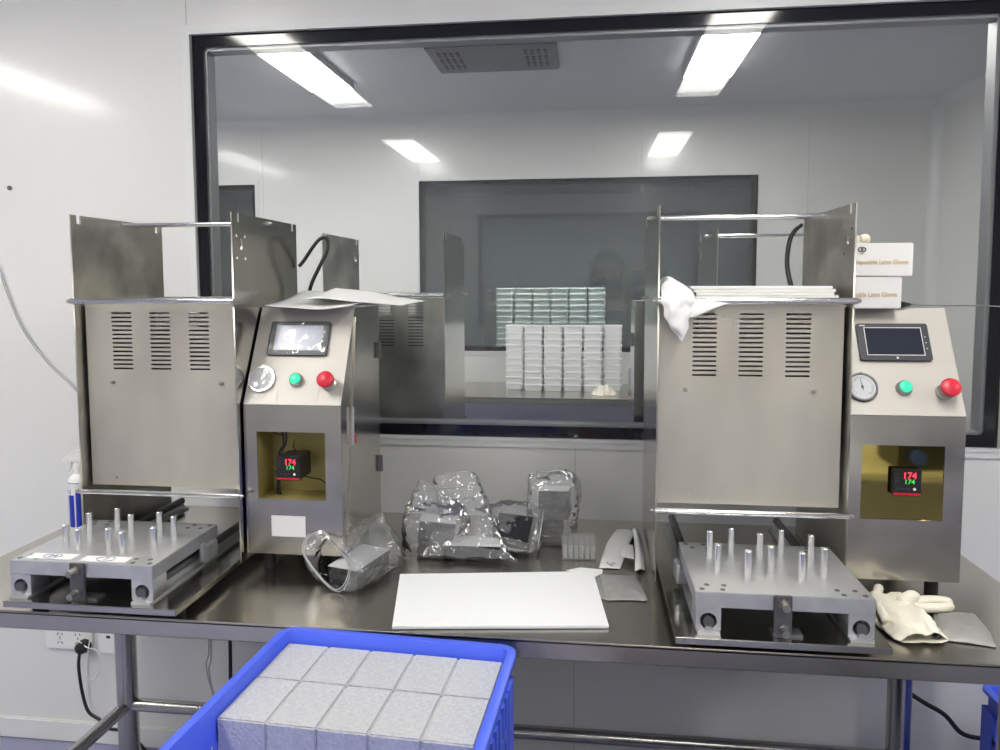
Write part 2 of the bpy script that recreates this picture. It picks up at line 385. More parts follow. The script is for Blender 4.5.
for sx in (-.19, .19):
    for i in range(4):
        for j in range(3):
            bm = NB(); box(bm, sx-.05+i*.028, sx-.036+i*.028, -.12+j*.09, -.06+j*.09, -.028, -.024); finish('louver', bm, 'black', t)

# ---------------------------------------------------------------- steel tables
def table(name, label, x0, x1, y0, y1, legs, bar_z, apron=.034):
    t = thing(name, label, 'table', ((x0+x1)/2, (y0+y1)/2, 0)); ox, oy = (x0+x1)/2, (y0+y1)/2
    hx, hy = (x1-x0)/2, (y1-y0)/2
    bm = NB(); box(bm, -hx, hx, -hy, hy, TZ-.004, TZ)
    for b in ((-hx, hx, -hy, -hy+.003), (-hx, hx, hy-.003, hy), (-hx, -hx+.003, -hy, hy), (hx-.003, hx, -hy, hy)):
        box(bm, *b, TZ-apron, TZ-.004)
    finish('tabletop', bm, 'table', t, bevel=.0015)
    lx = [x-ox for x in legs]; ly = (-hy+.06, hy-.15)
    for x in lx:
        for y in ly:
            bm = NB(); cyl(bm, (x, y, .02), (x, y, TZ-.006), .0255, n=24); lg = finish('leg', bm, 'leg', t, smooth=True)
            bm = NB(); cyl(bm, (x, y, 0), (x, y, .02), .022, n=20); finish('foot', bm, 'rubber', lg)
        bm = NB(); cyl(bm, (x, ly[0], bar_z), (x, ly[1], bar_z), .016); finish('crossbar', bm, 'leg', t, smooth=True)
    bm = NB(); cyl(bm, (lx[0], ly[1], bar_z), (lx[1], ly[1], bar_z), .016); finish('crossbar', bm, 'leg', t, smooth=True)
    return t
table('steel_table', 'long stainless steel worktable carrying both sealing machines', -1.297, .822, 1.206, 1.862, (-1.185, .706), .255)
table('steel_table', 'steel table in the far room holding the white tray stack', -1.6, 1.75, 3.86, 4.47, (-1.45, 1.6), .2)
table('steel_table', 'steel table behind the near window holding the two far machines', -1.45, 1.2, 2.0, 2.62, (-1.35, 1.1), .2)

# ---------------------------------------------------------------- sealing machines
def machine(loc, label, jx, jtop, pins, pin_h, gap_side, b0, b1, labels, rz=0):
    t = thing('sealing_machine', label, 'machine', loc, rz, 'sealing machines')
    H = .1735
    # two side plates with slots and holes
    for s in (-1, 1):
        Ty, By = .745, .030
        out = [(0, By), (.325, By), (.325, Ty), (.308, Ty), (.308, Ty-.018), (.296, Ty-.018), (.296, Ty), (.030, Ty), (.030, Ty-.018), (.018, Ty-.018), (.018, Ty), (0, Ty)]
        holes = [circ(.036, Ty-.062, .0068, 14, .0125), circ(.018, Ty-.045, .0032, 10), (circ(.055, Ty-.045, .0032, 10)), circ(.018, Ty-.090, .0032, 10), circ(.055, Ty-.090, .0032, 10)]
        me = sheet_mesh(out, holes if s > 0 else [], .003, YZ(s*H)); 
        o = link('side_plate', me, ['steel_plate', 'steel_mirror'], t)
        for p in me.polygons:
            if p.normal.x*s > .5: p.material_index = 1
    # rods
    for y, z, r in ((-.004, .568, .0058), (-.004, .170, .0052), (.165, .735, .0052), (.29, .568, .0045)):
        bm = NB(); cyl(bm, (-H-.002, y, z), (H+.002, y, z), r); rd = finish('rod', bm, 'chrome', t, smooth=True)
        for s in (-1, 1):
            bm = NB(); cyl(bm, (s*(H+.0016), y, z), (s*(H+.006), y, z), r*.95, n=6); cyl(bm, (s*(H+.0055), y, z), (s*(H+.011), y, z), r*.6, n=12)
            finish('rod_nut', bm, 'ring', rd)
    # vented panels, front and back
    slots = []
    for cx in (-.085, 0, .085):
        for i in range(14):
            z = .5425-i*.0089; slots.append(rect(cx-.022, cx+.022, z-.0018, z+.0018))
    pz0, pz1 = .178, .562
    xa, xb = (-H+.008, H-.004) if gap_side < 0 else (-H+.004, H-.008)
    dots = [circ(-.11, .182+.012, .0022, 8), circ(.03, .182+.012, .002, 8)]
    me = sheet_mesh(rect(xa, xb, pz0, pz1), slots+dots, .0016, XZ(.024)); fp = link('front_panel', me, 'steel', t)
    for x in (xa, xb):
        bm = NB(); box(bm, x-.0008, x+.0008, .0248, .05, pz0, pz1); finish('panel_flange', bm, 'steel_plate', fp)
    for sx in (-.115*(-gap_side), .120*(-gap_side)) if gap_side > 0 else (-.108, .131):
        bm = NB(); cyl(bm, (sx, .0235, .398), (sx, .018, .398), .0045, n=6); cyl(bm, (sx, .0182, .398), (sx, .0145, .398), .0028, n=10)
        finish('panel_screw', bm, 'ring', fp)
    me = sheet_mesh(rect(-H+.004, H-.004, .172, pz1), slots, .0016, XZ(.295)); link('back_panel', me, 'steel_plate', t)
    bm = NB(); box(bm, -H+.003, H-.003, .026, .294, .556, .560); finish('top_cover', bm, 'steel', t)
    bm = NB(); box(bm, -.14, .14, .06, .27, .26, .50); finish('heater_block', bm, 'steel_dark', t, bevel=.004)
    for sx in (-.09, .09):
        bm = NB(); cyl(bm, (sx, .165, .50), (sx, .165, .556), .014); finish('cylinder_rod', bm, 'chrome', t, smooth=True)
    # base
    bm = NB(); box(bm, b0, b1, -.225, .345, .0185, .030); finish('base_plate', bm, 'steel_mirror', t, bevel=.001)
    for x in (b0+.03, b1-.03):
        for y in (-.17, .30):
            bm = NB(); cyl(bm, (x, y, 0), (x, y, .0187), .014); finish('foot', bm, 'rubber', t)
    # rails and bearing blocks
    for s in (-1, 1):
        x = jx+s*.119
        bm = NB()
        prof = [(-.018, 0), (.018, 0), (.018, .004), (.008, .006), (.004, .013), (-.004, .013), (-.008, .006), (-.018, .004)]
        v0 = [bm.verts.new((x+a, -.212, .030+b)) for a, b in prof]; v1 = [bm.verts.new((x+a, .335, .030+b)) for a, b in prof]
        n = len(prof)
        for k in range(n): bm.faces.new((v0[k], v0[(k+1) % n], v1[(k+1) % n], v1[k]))
        bm.faces.new(v0[::-1]); bm.faces.new(v1); bmesh.ops.recalc_face_normals(bm, faces=bm.faces)
        rl = finish('rail', bm, 'jig_alu', t)
        bm = NB(); cyl(bm, (x, -.209, .0505), (x, .335, .0505), .0085, n=20); finish('rail_shaft', bm, 'steel_dark', rl, smooth=True)
        for y0 in (-.205, -.02):
            a0 = -PI/2-.45; arc = [(.0135*math.cos(a0-k*(2*PI-.9)/22), .0135*math.sin(a0-k*(2*PI-.9)/22)) for k in range(23)]
            out = [(-.006, -.0155)]+[(arc[0][0], arc[0][1])]+arc[1:]+[(.006, -.0155), (.020, -.0155), (.020, .0225), (-.020, .0225), (-.020, -.0155)]
            me = sheet_mesh(out, [], .045, axes((x, y0+.0225, .0505), (1, 0, 0), (0, 0, 1), (0, -1, 0)))
            link('bearing_block', me, 'jig_alu', t)
    # sliding jig plate with pins
    bm = NB(); vs = box(bm, jx-.140, jx+.140, -.205, .030, .073, .099)
    bm.faces.ensure_lookup_table(); bm.normal_update()
    for f in bm.faces:
        if f.normal.z > .5: f.material_index = 1
    jp = finish('jig_plate', bm, ['jig_alu', jtop], t, bevel=.001)
    for sx in (-1, 1):
        for sy in (0, 1):
            for (a, b) in ((.012, .012), (.045, .012), (.022, .03), (.05, .03)):
                yy = -.205+b if sy == 0 else .03-b
                bm = NB(); cyl(bm, (jx+sx*(.140-a), yy, .0988), (jx+sx*(.140-a), yy, .0995), .0045, n=12); finish('plate_screw', bm, 'steel_dark', jp)
    for (px, py) in pins:
        bm = NB(); cyl(bm, (px, py, .099), (px, py, .099+pin_h-.001), .0058, n=20); cyl(bm, (px, py, .099+pin_h-.001), (px, py, .099+pin_h), .0058, .005, n=20)
        finish('pin', bm, 'alu_pin', jp, smooth=True)
    for (lx, ly, rot, txt) in labels:
        T = Matrix.Translation((lx, ly, .0994)) @ Matrix.Rotation(rot, 4, 'Z')
        bm = NB(); box(bm, -.045, .045, -.0135, .0135, 0, .0004); bmesh.ops.transform(bm, matrix=T, verts=bm.verts)
        pl = finish('paper_label', bm, 'paper', jp)
        me = text_mesh(txt, .017, T @ Matrix.Translation((0, 0, .0005)), .0001); link('lettering', me, 'paper_blue', jp)
        bm = NB(); tube(bm, [T @ Vector((.017*math.cos(a*PI/8), .0105*math.sin(a*PI/8), .0006)) for a in range(16)], .0006, n=5, sm=2, closed=True)
        finish('ink_ring', bm, 'paper_blue', jp)
    # stop bracket
    bm = NB(); box(bm, jx-.017, jx+.011, -.211, -.2055, .030, .100); br = finish('stop_bracket', bm, 'steel_dark', t, bevel=.001)
    bm = NB(); box(bm, jx-.017, jx+.030, -.2055, -.18, .0301, .034); finish('bracket_foot', bm, 'steel_dark', br)
    for z in (.088, .046):
        bm = NB(); cyl(bm, (jx-.003, -.2115, z), (jx-.003, -.216, z), .0085, n=6); cyl(bm, (jx-.003, -.216, z), (jx-.003, -.232, z), .0062, n=16)
        cyl(bm, (jx-.003, -.2321, z), (jx-.003, -.2325, z), .0035, n=6, mi=1)
        finish('bolt', bm, ['ring', 'black'], br, smooth=True)
    # block under the jig hangs a clamp lever on each long side
    for s in (-1, 1):
        bm = NB(); box(bm, jx+s*.146-.006, jx+s*.146+.006, -.046, .005, .045, .075); box(bm, jx+s*.150-.003, jx+s*.150+.003, -.055, -.043, .050, .085)
        finish('side_clamp', bm, 'jig_alu', t, bevel=.001)
    # black power cable from the right plate
    return t
LMX, RMX = -.882, .302
def loc_pins(l, mx): return [(x-mx, y-1.405) for x, y in l]
lp = loc_pins([(-.998, 1.278), (-.956, 1.256), (-1.003, 1.352), (-.966, 1.3875), (-.902, 1.267), (-.863, 1.251), (-.912, 1.351), (-.8205, 1.282), (-.865, 1.374), (-.819, 1.349)], LMX)
rp = loc_pins([(.222, 1.361), (.264, 1.381), (.2246, 1.290), (.270, 1.264), (.310, 1.356), (.314, 1.291), (.353, 1.381), (.3587, 1.2656), (.399, 1.3566), (.4016, 1.290)], RMX)
mL = machine((LMX, 1.405, TZ), 'sealing machine with two handwritten paper labels on its sliding plate', -.031, 'jig_film', lp, .043, -1, -.171, .163,
             [(-.103, -.180, .02, '24'), (.005, -.183, .02, '7')])
mR = machine((RMX, 1.405, TZ), 'sealing machine with white sheets stacked on its top', .013, 'jig_top', rp, .049, 1, -.160, .173, [])
for (x, lab) in ((-.575, 'far sealing machine behind the window, over the cabinet with curled papers'), (.510, 'far sealing machine behind the window, seen through the machine with white sheets')):
    c = copy_tree(mR); c.location = (x, 2.345, TZ); c.rotation_euler = (0, 0, PI); c['label'] = lab
    if x < 0:
        for ch in list(c.children):
            if ch.name.startswith('rod') and abs(ch.data.vertices[0].co.z-.735) < .02:
                for q in list(ch.children): bpy.data.objects.remove(q)
                bpy.data.objects.remove(ch)

# ---------------------------------------------------------------- control cabinets
def cabinet(loc, label, lit, niche, rz=0):
    t = thing('control_cabinet', label, 'control cabinet', loc, rz, 'control cabinets')
    Wd = .206; z0 = .045; zt = .356; zT = .551; ys = .102; yb = .275; th = .0016
    bm = NB()
    prof = [(0, z0), (0, zt), (ys, zT), (yb, zT), (yb, z0)]
    for x in (0, Wd-th):
        a = [bm.verts.new((x, y, z)) for y, z in prof]; b = [bm.verts.new((x+th, y, z)) for y, z in prof]
        for k in range(5): bm.faces.new((a[k], a[(k+1) % 5], b[(k+1) % 5], b[k]))
        bm.faces.new(a[::-1]); bm.faces.new(b)
    box(bm, th, Wd-th, yb-th, yb, z0, zT); box(bm, th, Wd-th, ys, yb, zT-th, zT); box(bm, th, Wd-th, 0, yb, z0, z0+th)
    bmesh.ops.recalc_face_normals(bm, faces=bm.faces)
    finish('cabinet_shell', bm, 'steel_mirror', t)
    wz0, wz1 = .1125, .2975; wz0 = .9005-TZ; wz1 = 1.0405-TZ; wx0, wx1 = .027, .172
    me = sheet_mesh(rect(0, Wd, z0, zt), [rect(wx0, wx1, wz0, wz1)], .0018, XZ(-.0009)); link('front_plate', me, 'steel_face', t)
    L = math.hypot(ys, zt-zT); sv = Vector((0, ys, zT-zt))/L; nv = Vector((0, -sv.z, sv.y))
    S = axes((0, 0, zt), (1, 0, 0), sv, nv)        # u right, v up the slope, w outward
    bm = NB(); box(bm, 0, Wd, 0, L, 0, .0018); bmesh.ops.transform(bm, matrix=S, verts=bm.verts)
    cp = finish('control_panel', bm, 'steel_bright', t)
    for x in (.03, Wd-.03):
        for y in (.04, yb-.04):
            bm = NB(); cyl(bm, (x, y, 0), (x, y, z0), .012); finish('foot', bm, 'rubber', t)
    # touch screen
    hu = 0 if lit else .0035; S0 = S; S = S @ Matrix.Translation((hu, 0, 0))
    me = sheet_mesh(rrect(.032, .161, .107, .183, .004), [], .007, S @ Matrix.Translation((0, 0, .0055))); sc_ = link('touch_screen', me, 'bezel', t)
    me = sheet_mesh(rect(.046, .147, .118, .173), [], .0006, S @ Matrix.Translation((0, 0, .0093))); link('display', me, 'screen' if not lit else 'screen_film', sc_)
    me = sheet_mesh(rect(.0445, .1485, .1165, .1745), [rect(.0457, .1473, .1177, .1733)], .0008, S @ Matrix.Translation((0, 0, .0093))); link('display_outline', me, 'wh' if not lit else 'film_white', sc_)
    if lit:
        bm = NB(); g = bmesh.ops.create_grid(bm, x_segments=30, y_segments=20, size=.5)
        for v in bm.verts:
            u, vv = v.co.x, v.co.y; e = 1-min(.5-abs(u), .5-abs(vv))*2
            v.co = Vector((.0965+u*.122, .145+vv*.071, .0101+.003*max(0, e-.75)*4*noise.noise(Vector((u*9, vv*9, 3)))**2+.0004*noise.noise(Vector((u*6, vv*6, 1)))+.0005))
        fl = [f for f in bm.faces if noise.noise(Vector((f.calc_center_median().x*60, f.calc_center_median().y*60, 9))) > -.5]
        bmesh.ops.transform(bm, matrix=S, verts=bm.verts); finish('screen_film', bm, 'film', sc_, smooth='all')
    else:
        bm = NB(); cyl(bm, S @ Vector((.098, .1115, .009)), S @ Vector((.098, .1115, .0095)), .0022, n=12)
        for k in range(3): box(bm, 0, .001, 0, .001, 0, .001) if False else cyl(bm, S @ Vector((.1535, .155-k*.012, .009)), S @ Vector((.1535, .155-k*.012, .0095)), .0011, n=8)
        finish('indicator_mark', bm, 'wh', sc_)
        bm = NB()
        for k, wd in enumerate((.0024, .0018, .0022, .0018)): box(bm, .0375+k*.0027, .0375+k*.0027+wd, .1773, .1795, .0089, .0093)
        bmesh.ops.transform(bm, matrix=S, verts=bm.verts); finish('logo_mark', bm, 'wh', sc_)
    S = S0
    # gauge
    G = S @ Matrix.Translation((.031, .0535, .0018))
    bm = NB(); lathe(bm, [(.029, 0), (.029, .004), (.0275, .007), (.0245, .007), (.0245, .004), (.002, .004)], G, 40)
    for k in range(3):
        a = PI/2+k*2*PI/3; p = G @ Vector((.0265*math.cos(a), .0265*math.sin(a), .0065)); q = G @ Vector((.0265*math.cos(a), .0265*math.sin(a), .009)); cyl(bm, p, q, .0022, n=8)
    bmesh.ops.recalc_face_normals(bm, faces=bm.faces)
    ga = finish('pressure_gauge', bm, 'steel_dark' if not lit else 'chrome', t, smooth=True)
    bm = NB(); cyl(bm, G @ Vector((0, 0, .0042)), G @ Vector((0, 0, .0048)), .0240, n=40); finish('dial', bm, 'dial', ga)
    bm = NB()
    for k in range(25):
        a = -PI*.25+k*PI*1.5/24; R0 = .0175 if k % 4 else .0155
        cyl(bm, G @ Vector((R0*math.cos(a), R0*math.sin(a), .005)), G @ Vector((.0205*math.cos(a), .0205*math.sin(a), .005)), .0004, n=4)
    a = PI*.55
    cyl(bm, G @ Vector((-.006*math.cos(a), -.006*math.sin(a), .0056)), G @ Vector((.016*math.cos(a), .016*math.sin(a), .0056)), .0009, .0003, n=6)
    cyl(bm, G @ Vector((0, 0, .005)), G @ Vector((0, 0, .0065)), .0022, n=12)
    finish('dial_marks', bm, 'ink' if not lit else 'grey_ink', ga)
    bm = NB(); cyl(bm, G @ Vector((0, 0, .0066)), G @ Vector((0, 0, .0072)), .0244, n=40); finish('gauge_glass', bm, 'glass' if not lit else 'film_white', ga)
    # green push button
    Bt = S @ Matrix.Translation((.1055, .0525, .0018))
    bm = NB(); lathe(bm, [(.0145, 0), (.0145, .003), (.013, .011), (.0118, .012), (.0112, .009), (.001, .009)], Bt, 28)
    bmesh.ops.recalc_face_normals(bm, faces=bm.faces)
    gb = finish('push_button', bm, 'ring', t, smooth=True)
    bm = NB(); lathe(bm, [(.011, .0085), (.0108, .013), (.009, .0142), (.001, .0143)], Bt, 28); bmesh.ops.recalc_face_normals(bm, faces=bm.faces); finish('button_lens', bm, 'green', gb, smooth=True)
    # emergency stop
    Et = S @ Matrix.Translation((.176, .046, .0018))
    bm = NB(); lathe(bm, [(.0155, 0), (.0155, .004), (.0125, .006), (.0115, .016), (.009, .018), (.008, .026)], Et, 28); bmesh.ops.recalc_face_normals(bm, faces=bm.faces)
    es_ = finish('emergency_stop', bm, 'ring', t, smooth=True)
    bm = NB(); lathe(bm, [(.011, .020), (.0165, .022), (.0175, .026), (.0168, .031), (.013, .0335), (.001, .0345)], Et, 36); bmesh.ops.recalc_face_normals(bm, faces=bm.faces)
    finish('button_head', bm, 'red', es_, smooth=True)
    # window behind the front plate
    if niche:
        bm = NB(); d = .075
        box(bm, wx0-.002, wx1+.002, d, d+.001, wz0-.002, wz1+.002); box(bm, wx0-.002, wx0-.001, .001, d, wz0-.002, wz1+.002); box(bm, wx1+.001, wx1+.002, .001, d, wz0-.002, wz1+.002)
        box(bm, wx0-.002, wx1+.002, .001, d, wz0-.002, wz0-.001); box(bm, wx0-.002, wx1+.002, .001, d, wz1+.001, wz1+.002)
        ni = finish('window_niche', bm, 'gold_dull', t)
        bm = NB()
        for (pts, r) in (([(.073, .020, wz1), (.074, .020, wz1-.03), (.064, .020, wz1-.05), (.061, .020, wz1-.09), (.058, .022, wz0+.014), (.056, .03, wz0+.002)], .0022), ([(.080, .02, wz1), (.080, .02, wz1-.026), (.069, .018, wz1-.052), (.066, .018, wz1-.09), (.063, .02, wz0+.014), (.062, .03, wz0+.002)], .0022),
                         ([(wx0, .05, wz1-.002), (.045, .055, wz1-.016), (.068, .06, wz1-.02)], .0012), ([(.082, .06, wz1-.030), (.092, .03, wz1-.038), (.102, .022, wz1-.046)], .0012),
                         ([(.088, .03, .212), (.10, .05, .198), (.118, .06, .19), (.14, .06, .186), (.168, .05, .168)], .0014), ([(wx0, .06, wz0+.045), (.04, .066, wz0+.038), (.06, .066, wz0+.037)], .0008)):
            tube(bm, pts, r)
        finish('loose_wire', bm, 'black', ni, smooth='all')
        cx, cz = .097, .968-TZ
    else:
        bm = NB(); box(bm, wx0-.003, wx1+.003, .0005, .003, wz0-.003, wz1+.003); finish('window_panel', bm, 'gold', t)
        cx, cz = .104, .974-TZ
    y = -.012
    bm = NB(); box(bm, cx-.024, cx+.024, y+.006, .05 if niche else .0004, cz-.0235, cz+.0235); box(bm, cx-.025, cx+.025, y, y+.006, cz-.025, cz+.025)
    tc = finish('temperature_controller', bm, 'black', t, bevel=.0012)
    F = lambda dx, dz: axes((cx+dx, y-.0004, cz+dz), (1, 0, 0), (0, 0, 1), (0, -1, 0))
    link('red_digits', text_mesh('174', .0165, F(.004, .0125), .0002), 'digit_red', tc)
    link('green_digits', text_mesh('174', .0125, F(.004, .001), .0002), 'digit_green', tc)
    bm = NB(); box(bm, cx-.0235, cx+.0235, y-.0005, y-.0001, cz-.0235, cz-.0195); finish('red_stripe', bm, 'red_stripe', tc)
    bm = NB()
    for k in range(3): box(bm, cx-.018+k*.009, cx-.013+k*.009, y-.0004, y-.0001, cz-.013, cz-.011)
    for z in (.014, .008, .002): box(bm, cx-.021, cx-.016, y-.0004, y-.0001, cz+z, cz+z+.0015)
    finish('key_mark', bm, 'bezel', tc)
    bm = NB(); cyl(bm, (cx+.013, y-.0001, cz-.012), (cx+.013, y-.001, cz-.012), .0026, n=14); finish('round_key', bm, 'wh', tc)
    # right side: door seam, handle, hinges
    bm = NB(); box(bm, Wd+.0002, Wd+.003, .020, .262, z0+.012, zT-.02)
    for v in bm.verts:
        if v.co.z > .4 and v.co.y < .1: v.co.y = .098
    dr = finish('side_door', bm, 'steel_mirror', t)
    bm = NB(); box(bm, Wd+.003, Wd+.008, .058, .072, .262, .345); hd = finish('door_handle', bm, 'chrome', dr, bevel=.0015)
    bm = NB(); box(bm, Wd+.0078, Wd+.0092, .060, .070, .266, .286); finish('handle_tab', bm, 'red', hd)
    for z in (.16, .43):
        bm = NB(); box(bm, Wd+.003, Wd+.009, .246, .262, z, z+.034); cyl(bm, (Wd+.008, .254, z-.002), (Wd+.008, .254, z+.036), .004); finish('hinge', bm, 'steel_dark', dr)
    return t
cL = cabinet((-.703, 1.425, TZ), 'control cabinet with film still on its lit screen, under curled papers', True, True)
cR = cabinet((.478, 1.425, TZ), 'control cabinet with dark screen and mirrored gold window, under glove boxes', False, False)
# white label on the left cabinet
bm = NB(); box(bm, .054, .127, -.0026, -.0020, .0825, .126); lb = finish('paper_label', bm, 'paper', cL)
for (x, lab) in ((-.575, 'far control cabinet behind the window, facing away, over the lit cabinet'), (.510, 'far control cabinet behind the window, facing away, beside the tray stack')):
    c = copy_tree(cR); c.location = (x-.178, 2.31, TZ); c.rotation_euler = (0, 0, PI); c['label'] = lab

# ---------------------------------------------------------------- things on the machines
def grid_loft(bm, rows, mu=6, nu=8, amp=0, freq=20, seed=0, closed=False, crease=0, cell=0):
    """rows: list of point lists (stations); smooth grid through them"""
    R = [catmull(r, nu, closed) for r in rows]
    cols = [catmull([r[k] for r in R], mu) for k in range(len(R[0]))]
    V = []
    for k, c in enumerate(cols):
        line = []
        for p in c:
            q = p*freq+Vector((seed*7.1, seed*3.3, seed))
            d = Vector((noise.noise(q), noise.noise(q+Vector((31, 0, 0))), noise.noise(q+Vector((0, 57, 0)))))*amp
            if crease:
                q2 = p*freq*2.3+Vector((seed, seed*5, 2)); d += Vector((abs(noise.noise(q2)), abs(noise.noise(q2+Vector((9, 9, 0)))), abs(noise.noise(q2+Vector((0, 19, 0)))))) * crease
            if cell:
                dd, pp = noise.voronoi(p*34+Vector((seed*3.1, 0, seed)))
                dv = (p-Vector((0, 0, .80))).normalized(); d += dv*cell*(min(dd[1]-dd[0], .45)-.25)*2
                dd, pp = noise.voronoi(p*75+Vector((0, seed*2.1, seed))); d += dv*cell*.4*(min(dd[1]-dd[0], .4)-.2)*2
            z = p+d
            line.append(bm.verts.new((z.x, z.y, max(z.z, TZ+.0008) if closed else z.z)))
        V.append(line)
    n = len(V)
    for i in range(n if closed else n-1):
        for j in range(len(V[0])-1):
            bm.faces.new((V[i][j], V[(i+1) % n][j], V[(i+1) % n][j+1], V[i][j+1]))
    return V
# sheets on the right machine
for i in range(6):
    x0 = .200-.004*(i % 3)+random.uniform(-.004, .004); x1 = .462-.014*(i/5)+random.uniform(-.006, .003); z = 1.3008+i*.0058
    bm = NB(); box(bm, x0, x1, 1.4145+.004*i, 1.60+random.uniform(0, .02), z, z+.0052)
    names = ['lowest', 'second from below', 'third from below', 'third from the top', 'second from the top', 'topmost']
    o = finish('plastic_sheet', bm, 'cream' if i % 2 == 0 else 'board', bevel=.0006)
    tag(o, 'white plastic sheet on top of a sealing machine, %s in its stack' % names[i], 'sheet', 'white sheets stacked on the right machine')
# white glove draped over the left end of the top rod of the right machine
bm = NB()
grid_loft(bm, [[(.134, 1.50, 1.338), (.15, 1.50, 1.352), (.172, 1.50, 1.345)], [(.134, 1.425, 1.338), (.15, 1.42, 1.350), (.176, 1.425, 1.338)],
               [(.1335, 1.400, 1.322), (.157, 1.392, 1.326), (.192, 1.394, 1.315)], [(.1345, 1.389, 1.293), (.162, 1.380, 1.300), (.186, 1.388, 1.290)],
               [(.150, 1.387, 1.262), (.165, 1.379, 1.266), (.179, 1.387, 1.260)], [(.163, 1.388, 1.236), (.168, 1.385, 1.233), (.173, 1.388, 1.236)]], 9, 12, .0055, 48, 2)
grid_loft(bm, [[(.165, 1.392, 1.312), (.21, 1.391, 1.310), (.256, 1.392, 1.304)], [(.150, 1.390, 1.285), (.205, 1.388, 1.288), (.236, 1.390, 1.299)], [(.140, 1.390, 1.279), (.18, 1.388, 1.277), (.21, 1.390, 1.287)]], 5, 8, .0015, 50, 4)
o = finish('latex_glove', bm, 'latex_white', smooth='all'); md = o.modifiers.new('thickness', 'SOLIDIFY'); md.thickness = .0008
tag(o, 'limp white glove draped over the top rod beside the white sheets', 'glove')
# paper on the left cabinet
bm = NB()
zt = TZ+.551
grid_loft(bm, [[(-.668, 1.458, zt+.006), (-.62, 1.455, zt+.003), (-.55, 1.459, zt-.001), (-.492, 1.468, zt+.006)], [(-.665, 1.53, zt+.014), (-.60, 1.53, zt+.008), (-.55, 1.53, zt+.006), (-.485, 1.53, zt+.010)],
               [(-.65, 1.63, zt+.036), (-.59, 1.62, zt+.032), (-.53, 1.62, zt+.024), (-.47, 1.62, zt+.014)]], 5, 6, .0012, 14, 1)
grid_loft(bm, [[(-.62, 1.50, zt+.020), (-.55, 1.50, zt+.020), (-.48, 1.52, zt+.012), (-.40, 1.545, zt+.004)], [(-.60, 1.56, zt+.026), (-.53, 1.575, zt+.026), (-.46, 1.585, zt+.014), (-.388, 1.60, zt+.008)],
               [(-.585, 1.66, zt+.042), (-.51, 1.67, zt+.034), (-.44, 1.675, zt+.020), (-.375, 1.675, zt+.011)]], 5, 6, .0012, 14, 5)
o = finish('paper', bm, 'paper', smooth='all'); md = o.modifiers.new('thickness', 'SOLIDIFY'); md.thickness = .0005
tag(o, 'curled white papers lying on top of the control cabinet with lit screen', 'paper')
# glove boxes on the right cabinet
def glove_box(x1, z0, y0, label, rz, open_top, hh):
    t = thing('glove_box', label, 'box', (x1, y0, z0), rz, 'disposable glove boxes')
    wd, dp, h = x1-.4845, .112, hh
    bm = NB(); box(bm, -wd, 0, 0, dp, 0, h); finish('carton', bm, 'box_white', t, bevel=.0015)
    T = axes((-.0085, -.0008, .0265), (1, 0, 0), (0, 0, 1), (0, -1, 0))
    tm = text_mesh('Disposable Latex Gloves', .0125, Matrix(), .0002, 'RIGHT'); xs = [v.co.x for v in tm.vertices]
    tm.transform(T @ Matrix.Diagonal((.0985/(max(xs)-min(xs)), 1, 1, 1))); link('lettering', tm, 'gold_ink', t)
    if open_top:
        bm = NB()
        L = axes((-.0930, -.0008, .0510), (1, 0, 0), (0, 0, 1), (0, -1, 0))
        for s in (-1, 1):
            pts = [L @ Vector((s*(.0015+.0055*abs(math.sin(a))), .004*math.cos(a), 0)) for a in (0, .5, 1, 1.6, 2.2, 2.7, 3.1)]
            tube(bm, pts, .0009, n=5, sm=3)
        cyl(bm, L @ Vector((0, -.004, 0)), L @ Vector((0, .004, 0)), .0012, n=6)
        finish('emblem', bm, 'ink', t)
        link('emblem_lettering', text_mesh('nd', .0042, L @ Matrix.Translation((0, -.0072, 0)), .0002), 'ink', t)
    return t
glove_box(.590, TZ+.5515, 1.488, 'lower white disposable glove box standing on the control cabinet', 0, False, .0610)
glove_box(.6075, TZ+.6130, 1.486, 'upper white glove box with a cream glove poking out of its top', .0, True, .0630)
bm = NB()
gz = TZ+.6765
for (p, r) in (([(.520, 1.53, gz), (.517, 1.527, gz+.008), (.511, 1.52, gz+.011), (.500, 1.517, gz+.009)], .010), ([(.530, 1.535, gz), (.537, 1.533, gz+.008), (.534, 1.525, gz+.012), (.522, 1.519, gz+.010)], .0095), ([(.508, 1.545, gz), (.505, 1.545, gz+.010), (.500, 1.535, gz+.012)], .009)):
    tube(bm, p, lambda s, r=r: r*(1-.35*s), n=10, sm=5)
o = finish('latex_glove', bm, 'latex', smooth='all'); tag(o, 'cream latex glove tucked on top of the upper glove box', 'glove')
# plug and thin hose
t = thing('power_plug', 'black plug with a thin grey cable beside the lower glove box', 'plug', (.603, 1.520, TZ+.5515))
bm = NB(); cyl(bm, (0, 0, .0065), (.010, .004, .0065), .0062, .005, n=16); cyl(bm, (.010, .004, .0065), (.020, .009, .0068), .0045, .0025, n=12); cyl(bm, (-.006, -.004, .0065), (0, 0, .0065), .0035, n=8); finish('plug_body', bm, 'black', t, smooth=True)
bm = NB(); tube(bm, [(.018, .009, .0068), (.06, .05, .004), (.10, .095, .002), (.16, .16, 0.0), (.24, .23, -.002), (.34, .27, -.006), (.60, .31, -.02), (.80, .345, -.06)], .0015, n=6); finish('cable', bm, 'tube_clear', t, smooth='all')

